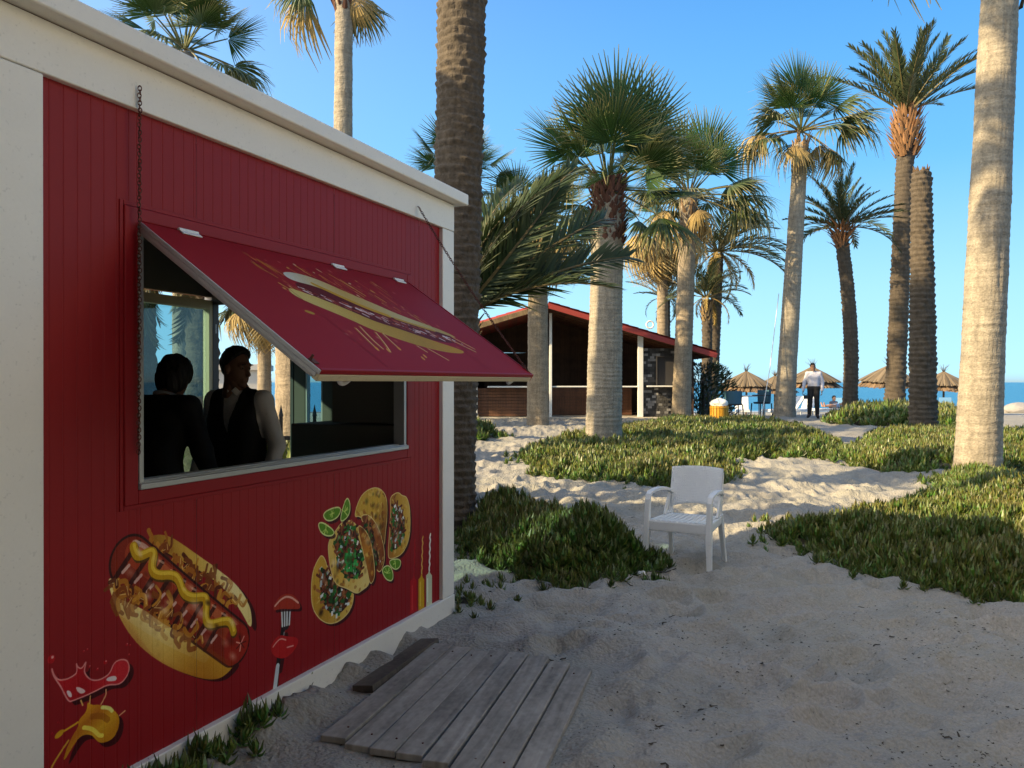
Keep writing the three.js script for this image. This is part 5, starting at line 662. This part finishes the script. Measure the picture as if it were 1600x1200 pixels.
// ---------- people ----------
function isoMesh(f, lo, hi, h) {                                     // surface nets over a distance field, one smooth closed mesh
  const nx = Math.ceil((hi.x - lo.x) / h) + 1, ny = Math.ceil((hi.y - lo.y) / h) + 1, nz = Math.ceil((hi.z - lo.z) / h) + 1, D = new Float32Array(nx * ny * nz), at3 = (i, j, k) => (k * ny + j) * nx + i;
  for (let k = 0; k < nz; k++) for (let j = 0; j < ny; j++) for (let i = 0; i < nx; i++) D[at3(i, j, k)] = f(lo.x + i * h, lo.y + j * h, lo.z + k * h);
  const id = new Int32Array(nx * ny * nz).fill(-1), P = [], N = [], I = [], C = [[0, 0, 0], [1, 0, 0], [0, 1, 0], [1, 1, 0], [0, 0, 1], [1, 0, 1], [0, 1, 1], [1, 1, 1]], E = [[0, 1], [2, 3], [4, 5], [6, 7], [0, 2], [1, 3], [4, 6], [5, 7], [0, 4], [1, 5], [2, 6], [3, 7]];
  for (let k = 0; k + 1 < nz; k++) for (let j = 0; j + 1 < ny; j++) for (let i = 0; i + 1 < nx; i++) {
    const v = C.map(([a, b, c]) => D[at3(i + a, j + b, k + c)]); if (v.every((q) => q > 0) || v.every((q) => q <= 0)) continue;
    let x = 0, y = 0, z = 0, n = 0; for (const [a, b] of E) if ((v[a] > 0) !== (v[b] > 0)) { const t = v[a] / (v[a] - v[b]); x += C[a][0] + t * (C[b][0] - C[a][0]); y += C[a][1] + t * (C[b][1] - C[a][1]); z += C[a][2] + t * (C[b][2] - C[a][2]); n++; }
    x = lo.x + (i + x / n) * h; y = lo.y + (j + y / n) * h; z = lo.z + (k + z / n) * h; id[at3(i, j, k)] = P.length / 3; P.push(x, y, z);
    const e = h * .5, g = V(f(x + e, y, z) - f(x - e, y, z), f(x, y + e, z) - f(x, y - e, z), f(x, y, z + e) - f(x, y, z - e)).normalize(); N.push(g.x, g.y, g.z);
  }
  const quad = (a, b, c, d, s) => { if (a < 0 || b < 0 || c < 0 || d < 0) return; s ? I.push(a, b, c, a, c, d) : I.push(a, c, b, a, d, c); };
  for (let k = 1; k + 1 < nz; k++) for (let j = 1; j + 1 < ny; j++) for (let i = 1; i + 1 < nx; i++) {
    const s = D[at3(i, j, k)] <= 0;
    if (s !== D[at3(i + 1, j, k)] <= 0) quad(id[at3(i, j - 1, k - 1)], id[at3(i, j, k - 1)], id[at3(i, j, k)], id[at3(i, j - 1, k)], s);
    if (s !== D[at3(i, j + 1, k)] <= 0) quad(id[at3(i - 1, j, k - 1)], id[at3(i - 1, j, k)], id[at3(i, j, k)], id[at3(i, j, k - 1)], s);
    if (s !== D[at3(i, j, k + 1)] <= 0) quad(id[at3(i - 1, j - 1, k)], id[at3(i, j - 1, k)], id[at3(i, j, k)], id[at3(i - 1, j, k)], s);
  }
  const g = new THREE.BufferGeometry(); g.setAttribute('position', new THREE.BufferAttribute(new Float32Array(P), 3)); g.setAttribute('normal', new THREE.BufferAttribute(new Float32Array(N), 3)); g.setIndex(I);
  return boxUV(g);
}
const cap = (a, b, ra, rb, k = .03) => { const ux = b.x - a.x, uy = b.y - a.y, uz = b.z - a.z, L2 = ux * ux + uy * uy + uz * uz || 1e-9; return [(x, y, z) => { const px = x - a.x, py = y - a.y, pz = z - a.z, t = clamp((px * ux + py * uy + pz * uz) / L2); return Math.hypot(px - ux * t, py - uy * t, pz - uz * t) - lerp(ra, rb, t); }, k]; };
const ell = (c, rx, ry, rz, k = .02) => [(x, y, z) => { const a = (x - c.x) / rx, b = (y - c.y) / ry, d = (z - c.z) / rz, q = Math.hypot(a, b, d); return (q - 1) * Math.min(rx, ry, rz); }, k];
const union = (l, grow = 0) => (x, y, z) => { let d = l[0][0](x, y, z); for (let i = 1; i < l.length; i++) { const e = l[i][0](x, y, z), k = l[i][1], h = Math.max(k - Math.abs(d - e), 0) / k; d = Math.min(d, e) - h * h * k * .25; } return d - grow; };
const smax = (a, b, k = .01) => { const h = Math.max(k - Math.abs(a - b), 0) / k; return Math.max(a, b) + h * h * k * .25; };
const box3 = (pts, m) => [pts.reduce((a, p) => a.min(p), V(9, 9, 9)).clone().subScalar(m), pts.reduce((a, p) => a.max(p), V(-9, -9, -9)).clone().addScalar(m)];
function headGeo(J, h) {                                             // head of its own finer grid; J.head centre (eye height), J.yaw, J.nod
  const l = [ell(V(0, .028, -.008), .073, .092, .092), ell(V(0, -.045, .022), .054, .066, .066, .04), cap(V(0, .004, .085), V(0, -.036, .102), .010, .0145, .012), ell(V(0, .024, .078), .05, .012, .018, .015), ell(V(.076, -.008, -.006), .012, .030, .020, .01), ell(V(-.076, -.008, -.006), .012, .030, .020, .01), cap(V(-.018, -.064, .076), V(.018, -.064, .076), .0085, .0085, .01), cap(V(-.015, -.076, .075), V(.015, -.076, .075), .0085, .0085, .01), ell(V(0, -.104, .062), .024, .018, .022, .02), cap(V(0, -.06, -.02), V(0, -.17, -.035), .052, .055, .03)];
  const u = union(l), f = (x, y, z) => { let d = u(x, y, z); for (const s of [-1, 1]) d = smax(d, -(Math.hypot(x - s * .031, (y - .004) * 1.3, z - .098) - .021), .012); for (const s of [-1, 1]) d = Math.min(d, Math.hypot(x - s * .031, y - .003, z - .072) - .0125); return d; };
  return isoMesh(f, V(-.1, -.19, -.12), V(.1, .14, .13), h);
}
const hairField = (x, y, z) => { const d = union([ell(V(0, .032, -.011), .0765, .0965, .0955), ell(V(0, .058, .018), .066, .068, .078, .03)])(x, y, z) - .003 - .016 * (fbm(x * 50 + 9, y * 40 + z * 50 + 9, 3, 7) - .35); return smax(d, -(.65 * (y - .03) - .76 * (z - .008 + .012 * (fbm(x * 40 + 5, y * 40 + 5, 2, 5) - .5))), .006); };
function handGeo(side, curl) {                                       // local: wrist at 0, fingers along -Y, palm facing -X*side
  const l = [ell(V(0, -.045, 0), .014, .048, .038)]; const A = (p, dir, lens, r, c0) => { let a = p.clone(), ang = c0; lens.forEach((n, i) => { const d = V(-side * Math.sin(ang), -Math.cos(ang), dir); d.normalize(); const b = a.clone().addScaledVector(d, n); l.push(cap(a, b, r * (1 - .1 * i), r * (.9 - .1 * i), .008)); a = b; ang += curl; }); };
  A(V(0, -.085, .027), .10, [.042, .026, .021], .0092, .1); A(V(0, -.09, .009), .03, [.046, .030, .022], .0094, .12); A(V(0, -.088, -.009), -.04, [.042, .028, .021], .009, .14); A(V(0, -.080, -.026), -.12, [.033, .021, .018], .0078, .16);
  { const a = V(0, -.025, .03), b = V(-side * .014, -.058, .058), c = V(-side * .022, -.088, .066); l.push(cap(a, b, .014, .011, .012), cap(b, c, .0105, .0085, .006)); }
  return isoMesh(union(l), V(-.09, -.21, -.06), V(.09, .03, .09), .0045);
}
const JOINTS = () => ({ hipL: V(.085, .93, 0), hipR: V(-.085, .93, 0), kneeL: V(.1, .50, .02), kneeR: V(-.1, .50, .02), ankL: V(.11, .09, -.01), ankR: V(-.11, .09, -.01), toeL: V(.13, .035, .15), toeR: V(-.13, .035, .15), pelvis: V(0, .97, 0), waist: V(0, 1.10, .005), chest: V(0, 1.28, .0), neck: V(0, 1.46, -.015), shL: V(.175, 1.405, -.01), shR: V(-.175, 1.405, -.01), elL: V(.235, 1.12, -.02), elR: V(-.235, 1.12, -.02), wrL: V(.25, .87, .06), wrR: V(-.25, .87, .06), head: V(0, 1.605, .02), yaw: 0, nod: 0 });
function figure(name, label, o) {                                    // o.j overrides joints; clothes are skins grown out of the same body field
  const J = { ...JOINTS(), ...(o.j ?? {}) }, t = thing(name, label, 'person', o.pos, o.turn, o.group), h = o.cell ?? .013, s = o.scale ?? 1; t.scale.setScalar(s);
  if (o.tilt) t.rotation.set(...o.tilt);
  const X = (p, d) => p.clone().add(V(d, 0, 0)), up = J.neck.clone().sub(J.pelvis).normalize(), side = J.shL.clone().sub(J.shR).normalize();
  const off = (p, d) => p.clone().addScaledVector(side, d);
  const torso = [cap(off(J.chest, .085), off(J.waist, .065), .098, .085, .05), cap(off(J.chest, -.085), off(J.waist, -.065), .098, .085, .05), cap(off(J.waist, .06), off(J.pelvis, .075), .088, .098, .05), cap(off(J.waist, -.06), off(J.pelvis, -.075), .088, .098, .05), cap(off(J.neck, .05).addScaledVector(up, -.06), J.shL, .062, .052, .05), cap(off(J.neck, -.05).addScaledVector(up, -.06), J.shR, .062, .052, .05), cap(J.chest, J.neck, .09, .06, .05)];
  const arm = (a, b, c) => [cap(a, b, .052, .041, .03), cap(b, c, .041, .029, .02)], leg = (a, b, c) => [cap(a, b, .086, .056, .04), cap(b, b.clone().lerp(c, .3), .055, .055, .03), cap(b.clone().lerp(c, .3), c, .055, .036, .03)];
  const arms = [...arm(J.shL, J.elL, J.wrL), ...arm(J.shR, J.elR, J.wrR)], legs = [...leg(J.hipL, J.kneeL, J.ankL), ...leg(J.hipR, J.kneeR, J.ankR)], feet = [cap(J.ankL, J.toeL, .04, .03, .03), cap(J.ankR, J.toeR, .04, .03, .03)], neck = [cap(J.neck, J.head.clone().addScaledVector(up, -.08), .056, .052, .03)];
  const all = Object.values(J).filter((v) => v.isVector3), [lo, hi] = box3(all, .15);
  const body = isoMesh(union([...torso, ...neck, ...arms, ...legs, ...feet]), lo, hi, h);
  const M = new THREE.Matrix4().compose(J.head, new THREE.Quaternion().setFromEuler(new THREE.Euler(J.nod, J.yaw, J.tiltHead ?? 0, 'YXZ')), V(1, 1, 1)), list = [body, headGeo(J, o.headCell ?? .005).applyMatrix4(M)];
  for (const [sd, w, e] of [[1, J.wrL, J.elL], [-1, J.wrR, J.elR]]) { const g = handGeo(sd, o.curl ?? .35), q = new THREE.Quaternion().setFromUnitVectors(V(0, -1, 0), w.clone().sub(e).normalize()); list.push(g.applyQuaternion(q).translate(w.x, w.y, w.z)); }
  mesh('body', join(list), o.skin, t);
  const hair = mesh('hair', isoMesh(o.hairField ?? hairField, V(-.13, -.2, -.15), V(.13, .17, .14), .0055).applyMatrix4(M), o.hairMat ?? hairMat, t);
  const eyes = []; for (const sd of [-1, 1]) eyes.push(boxUV(new THREE.SphereGeometry(.0062, 10, 8).translate(sd * .031, .003, .0805))); mesh('eyes', join(eyes).applyMatrix4(M), iron, t);
  const brow = []; for (const sd of [-1, 1]) brow.push(boxUV(new THREE.CapsuleGeometry(.0035, .026, 3, 8).rotateZ(Math.PI / 2 - sd * .15).translate(sd * .032, .027, .0925))); mesh('eyebrows', join(brow).applyMatrix4(M), hairMat, t);
  const fold = (x, y, z) => .008 * (fbm(x * 9 + 7, y * 12 + z * 8 + 3, 3, o.seed ?? 5) - .5);
  const wear = (nm, parts, grow, mat, cut) => { const u = union(parts, grow), f = (x, y, z) => { let d = u(x, y, z) + fold(x, y, z); return cut ? cut(d, x, y, z) : d; }; return mesh(nm, isoMesh(f, lo, hi, h), mat, t); };
  o.dress({ J, torso, arms, legs, feet, neck, wear, t, M, list });
  return t;
}
const hairMat = std({ color: L(.012, .010, .009), roughness: .6 }), skinDark = std({ color: L(.20, .105, .066), roughness: .6 }), skinTan = std({ color: L(.42, .23, .15), roughness: .6 });
const cloth = (r, g, b) => std({ color: L(r, g, b), map: speck, roughness: .9 });
const collar = (t, J, mat) => mesh('collar', join([-1, 1].map((s) => { const g = bx(-.018, .018, -.035, .035, -.004, .004, .003); g.rotateZ(s * .75); g.rotateY(s * .5); g.translate(J.neck.x + s * .042, J.neck.y - .005, J.neck.z + .078); return g; })), mat, t);
// man in the kiosk, in a waistcoat, his head turned to his left
const kx = (X, Z) => [X, .10, -Z];
figure('person', 'man in black waistcoat over a white shirt in the kiosk doorway, head turned aside', { pos: kx(-1.70, 5.12), turn: -.32, scale: .985, skin: skinDark, headCell: .004, cell: .011, seed: 3, j: { head: V(.01, 1.61, .03), yaw: 1.45, nod: .06, elL: V(.265, 1.13, -.03), wrL: V(.27, .90, .08), elR: V(-.25, 1.13, .0), wrR: V(-.2, .93, .16) },
  dress: ({ J, torso, arms, legs, feet, wear, t }) => {
    const shirt = cloth(.78, .79, .80), black = cloth(.014, .014, .016);
    wear('shirt', [...torso, ...arms], .012, shirt, (d, x, y, z) => smax(smax(d, .94 - y, .006), y - 1.475 - .25 * Math.max(0, -z), .006));
    wear('waistcoat', torso, .026, black, (d, x, y, z) => smax(smax(smax(d, .90 - y), Math.abs(x) - .185 + Math.max(0, y - 1.25) * .12, .02), z > 0 ? Math.min(.2, (y - 1.24) * .24 + .012 - Math.abs(x)) : y - 1.45, .008));
    wear('trousers', [...legs, ...torso.slice(2, 4)], .014, cloth(.03, .04, .06), (d, x, y) => smax(smax(d, y - .99), .09 - y)); wear('shoes', feet, .010, black, (d, x, y) => smax(d, y - .1)); collar(t, J, shirt); } });
// second person, in dark clothes, bending forward before the glazed door
const bigHair = (x, y, z) => union([ell(V(0, .035, -.015), .092, .105, .108), ell(V(0, -.04, -.04), .085, .09, .06, .05)])(x, y, z) - .022 * (fbm(x * 38 + 9, y * 30 + z * 38 + 9, 3, 17) - .4) + (z > .06 && y < .03 ? (.03 - y) * .9 : 0);
figure('person', 'dark-haired person in dark clothes with a white collar in front of the glazed door', { pos: kx(-2.05, 4.72), turn: 2.75, scale: .985, skin: skinDark, headCell: .005, cell: .012, seed: 9, hairField: bigHair, j: { waist: V(0, 1.09, -.01), chest: V(0, 1.26, .05), neck: V(0, 1.43, .10), shL: V(.18, 1.375, .08), shR: V(-.18, 1.375, .08), head: V(.0, 1.55, .17), yaw: .2, nod: .45, elL: V(.25, 1.12, .12), elR: V(-.25, 1.12, .12), wrL: V(.16, .93, .30), wrR: V(-.16, .93, .30) },
  dress: ({ J, torso, arms, legs, feet, wear, t }) => { const dk = cloth(.016, .015, .016); wear('jacket', [...torso, ...arms], .020, dk, (d, x, y) => smax(smax(d, .86 - y), y - 1.45)); wear('trousers', [...legs, ...torso.slice(2, 4)], .014, dk, (d, x, y) => smax(smax(d, y - .97), .09 - y)); wear('shoes', feet, .01, dk, (d, x, y) => smax(d, y - .1)); const c = new THREE.TorusGeometry(.066, .014, 8, 24).rotateX(Math.PI / 2 + .35); c.translate(J.neck.x, J.neck.y + .01, J.neck.z); mesh('collar', boxUV(c), cloth(.6, .62, .64), t); } });
// man standing on the crest, in a pale shirt and black trousers
figure('person', 'man in pale shirt and black trousers standing on the sand facing the kiosk', { pos: [9.72, H(9.72, 26.6) - .01, -26.6], turn: -.34, scale: 1.02, skin: skinDark, cell: .012, seed: 12, curl: .55, j: { head: V(-.02, 1.60, .03), yaw: .1, tiltHead: .12, elR: V(-.27, 1.13, -.02), wrR: V(-.31, .88, .06), elL: V(.26, 1.12, -.03), wrL: V(.25, .87, .05), kneeR: V(-.11, .5, .03), ankR: V(-.13, .09, 0), toeR: V(-.17, .035, .15) },
  dress: ({ J, torso, arms, legs, feet, wear, t }) => { const sh = cloth(.56, .55, .62), bk = cloth(.012, .012, .014);
    wear('shirt', [...torso, ...arms], .018, sh, (d, x, y, z) => smax(smax(d, (Math.abs(x) > .2 ? .86 : .975) - y), y - 1.475 - .25 * Math.max(0, -z))); wear('trousers', [...legs, ...torso.slice(2, 4)], .019, bk, (d, x, y) => smax(smax(d, y - 1.0), .06 - y)); wear('shoes', feet, .012, bk, (d, x, y) => smax(d, y - .1)); collar(t, J, sh);
    const u = torso.slice(2, 4); wear('belt', u, .026, iron, (d, x, y) => smax(d, Math.abs(y - .995) - .018)); } });
{ const c = thing('small_bag', 'small black bag held in the standing man\'s hand', 'bag', [9.42, H(9.72, 26.6) + .68, -26.48]); mesh('bag_body', bx(-.06, .06, -.07, .05, -.035, .035, .02, 2), iron, c); mesh('strap', boxUV(new THREE.TorusGeometry(.045, .006, 6, 14, Math.PI).translate(0, .05, 0)), iron, c); }
// sunbathers
const shorts = (mat) => ({ torso, legs, wear }) => { wear('shorts', [...legs, ...torso.slice(2, 4)], .018, mat, (d, x, y) => smax(smax(d, y - 1.0), .62 - y)); };
figure('person', 'sunbather in blue shorts lying on a towel-covered lounger right of the standing man', { pos: [14.0, H(14.6, 37.2) + .50, -37.3], tilt: [-Math.PI / 2, 0, -1.45], skin: skinTan, cell: .018, headCell: .008, j: {}, dress: shorts(cloth(.25, .36, .55)) });
figure('person', 'dark-haired beachgoer in grey top sitting on the beach right of the standing man', { pos: [15.2, H(15.2, 39) - .72, -39], turn: .4, skin: skinTan, cell: .018, headCell: .008, j: { kneeL: V(.12, 1.22, .38), kneeR: V(-.12, 1.22, .38), ankL: V(.12, .82, .58), ankR: V(-.12, .82, .58), toeL: V(.13, .77, .72), toeR: V(-.13, .77, .72), hipL: V(.085, .88, .02), hipR: V(-.085, .88, .02), wrL: V(.2, 1.0, .34), wrR: V(-.2, 1.0, .34) }, dress: ({ torso, arms, legs, wear }) => { wear('top', torso, .018, cloth(.2, .21, .24), (d, x, y) => smax(d, .93 - y)); wear('shorts', [...legs.slice(0, 1), ...legs.slice(3, 4), ...torso.slice(2, 4)], .018, cloth(.06, .07, .1), (d, x, y) => smax(d, y - 1.35)); } });
figure('person', 'sunbather in dark trunks lying on the sand left of the short young date palm', { pos: [15.6, H(15.8, 36.5) + .13, -36.4], tilt: [-Math.PI / 2, 0, 1.5], skin: skinTan, cell: .018, headCell: .008, j: {}, dress: shorts(cloth(.1, .08, .08)) });
// ---------- unseen things added to block or bounce light round the near sand ----------
{
  const t = thing('added_sky_block', 'unseen two-storey block added behind the photographer to hold back skylight', 'building', [2, 0, 7.5]), w = std({ color: L(.34, .29, .22), map: speck, roughness: .9 }), l = [];  // added out of view to hold skylight off the foreground
  for (let i = 0; i < 6; i++) l.push(bx(-9 + i * 4, -7.2 + i * 4, -.2, 8, 0, .4, .02)); l.push(bx(-9, 13, -.2, .9, .05, .4, .02), bx(-9, 13, 2.6, 4.2, .05, .4, .02), bx(-9, 13, 6.2, 8, .05, .4, .02));
  mesh('wall', join(l), w, t); mesh('inner_wall', bx(-9, 13, -.2, 8, 2, 2.2, .02), w, t); mesh('roof', bx(-9.6, 13.6, 8, 8.4, -1.2, 6, .03), w, t);
  for (let i = 0; i < 5; i++) for (const y of [.9, 4.2]) mesh('window', bx(-7.2 + i * 4, -5 + i * 4, y, y + (y < 2 ? 1.7 : 2), .3, .36, .01), std({ color: L(.03, .035, .04), roughness: .1 }), t);
}
{ // unseen white wall added to bounce sunlight onto the kiosk front
  const t = thing('added_bounce_wall', 'long unseen white wall added at right to reflect sunlight onto the kiosk', 'building', [8.2, 0, 0]), w = std({ color: L(.80, .785, .74), map: speck, roughness: .9 }), l = [];
  l.push(bx(0, .4, -.2, 7.4, -5.8, 9, .03)); mesh('wall', join(l), w, t); mesh('roof', bx(-.3, 5, 7.4, 7.7, -6.1, 9.3, .03), w, t);
  for (let i = 0; i < 4; i++) for (const y of [.9, 4.3]) mesh('window', bx(-.02, .02, y, y + 1.6, -2 + i * 2.7, -.9 + i * 2.7, .008), std({ color: L(.03, .035, .04), roughness: .1 }), t);
}
palm('fan_palm', 'dense unseen palm added right behind the photographer to block skylight', { x: -.6, z: -1.6, top: 5.6, seed: 31, bark: BK.brown, trunk: { r0: .3, r1: .25, style: 'ring', row: .1, amp: .01 }, leaves: [[18, 85, 5, FAN.fresh, 1.5], [12, 0, -40, FAN.old, 1.4]] });  // this palm and the next are added to cut skylight
palm('fan_palm', 'dense unseen palm added to the right of the photographer to block skylight', { x: 2.6, z: -2.2, top: 5.9, seed: 32, bark: BK.brown, trunk: { r0: .3, r1: .25, style: 'ring', row: .1, amp: .01 }, leaves: [[18, 85, 5, FAN.fresh, 1.5], [12, 0, -40, FAN.old, 1.4]] });

// palms added out of sight on the left only to cast shade
palm('palm_trunk', 'bare unseen palm trunk added left of the kiosk to shade the thick corner trunk', { x: -4.32, z: 6.85, top: 6.4, seed: 34, bark: BK.date, trunk: { r0: .29, r1: .26, style: 'scale', row: .1, N: 9, amp: .03 } });
palm('fan_palm', 'leafy palm added out of sight behind the kiosk to shade the trunk before the hut', { x: -4.2, z: 21.8, top: 5.9, seed: 35, bark: BK.tan, trunk: { r0: .3, r1: .26, style: 'ring', row: .1, amp: .01 }, leaves: [[18, 70, 0, FAN.fresh, .85], [14, 0, -50, FAN.old, .85]] });
palm('fan_palm', 'lower leafy palm added out of sight behind the kiosk to shade the hut counter', { x: -4.6, z: 22.6, top: 3.6, seed: 36, bark: BK.tan, trunk: { r0: .3, r1: .26, style: 'ring', row: .1, amp: .01 }, leaves: [[18, 70, 0, FAN.fresh, .85], [14, 0, -50, FAN.old, .85]] });

{ // unseen leafy screen added to keep the wall's bounced light off the beds
  const t = thing('added_hedge', 'unseen leafy screen added at right to keep bounced light off the shaded sand', 'added_hedge', [6.5, 0, -6]), r = rngOf(88), m = new MB();
  for (let i = 0; i < 9000; i++) { const x = (r() - .5) * .9, y = .05 + 2.3 * r(), z = (r() - .5) * 5.8, k = .7 + .6 * r(), c = [.05 * k, .085 * k, .024 * k], d = V(r() - .5, .2 + r(), r() - .5).normalize().multiplyScalar(.14), w = V(r() - .5, r() - .5, r() - .5).normalize().multiplyScalar(.05), p = V(x, y, z); m.q(...[p.clone().sub(w), p.clone().addScaledVector(d, .5).add(w), p.clone().add(d), p.clone().addScaledVector(d, .5).sub(w)].map((q) => m.v(q.x, q.y, q.z, c))); }
  mesh('foliage', m.geo(true), plantMat, t); mesh('stem', new MB().tube([V(0, -.1, 0), V(.03, .8, 0), V(0, 1.6, .05)], .05, 6).geo(), BK.date, t);
}
{ // unseen cabin added behind the kiosk so its shade reaches past the far corner
  const t = thing('added_shade_store', 'unseen white cabin added behind the red kiosk to shade the left clump', 'cabin', [-5.1, 0, -6.85]);
  mesh('wall', bx(-.95, .95, -.1, 3.15, -1.0, 1.0, .01), white, t); mesh('roof', bx(-1.02, 1.02, 3.15, 3.3, -1.07, 1.07, .02), white, t); mesh('door', join([bx(.951, .98, .1, 2.1, -.4, .4, .005), bx(.98, 1.0, 1, 1.12, .28, .33, .004)]), alu, t);
}
scene.children.forEach((o) => renumber(o));
renderer.render(scene, camera);
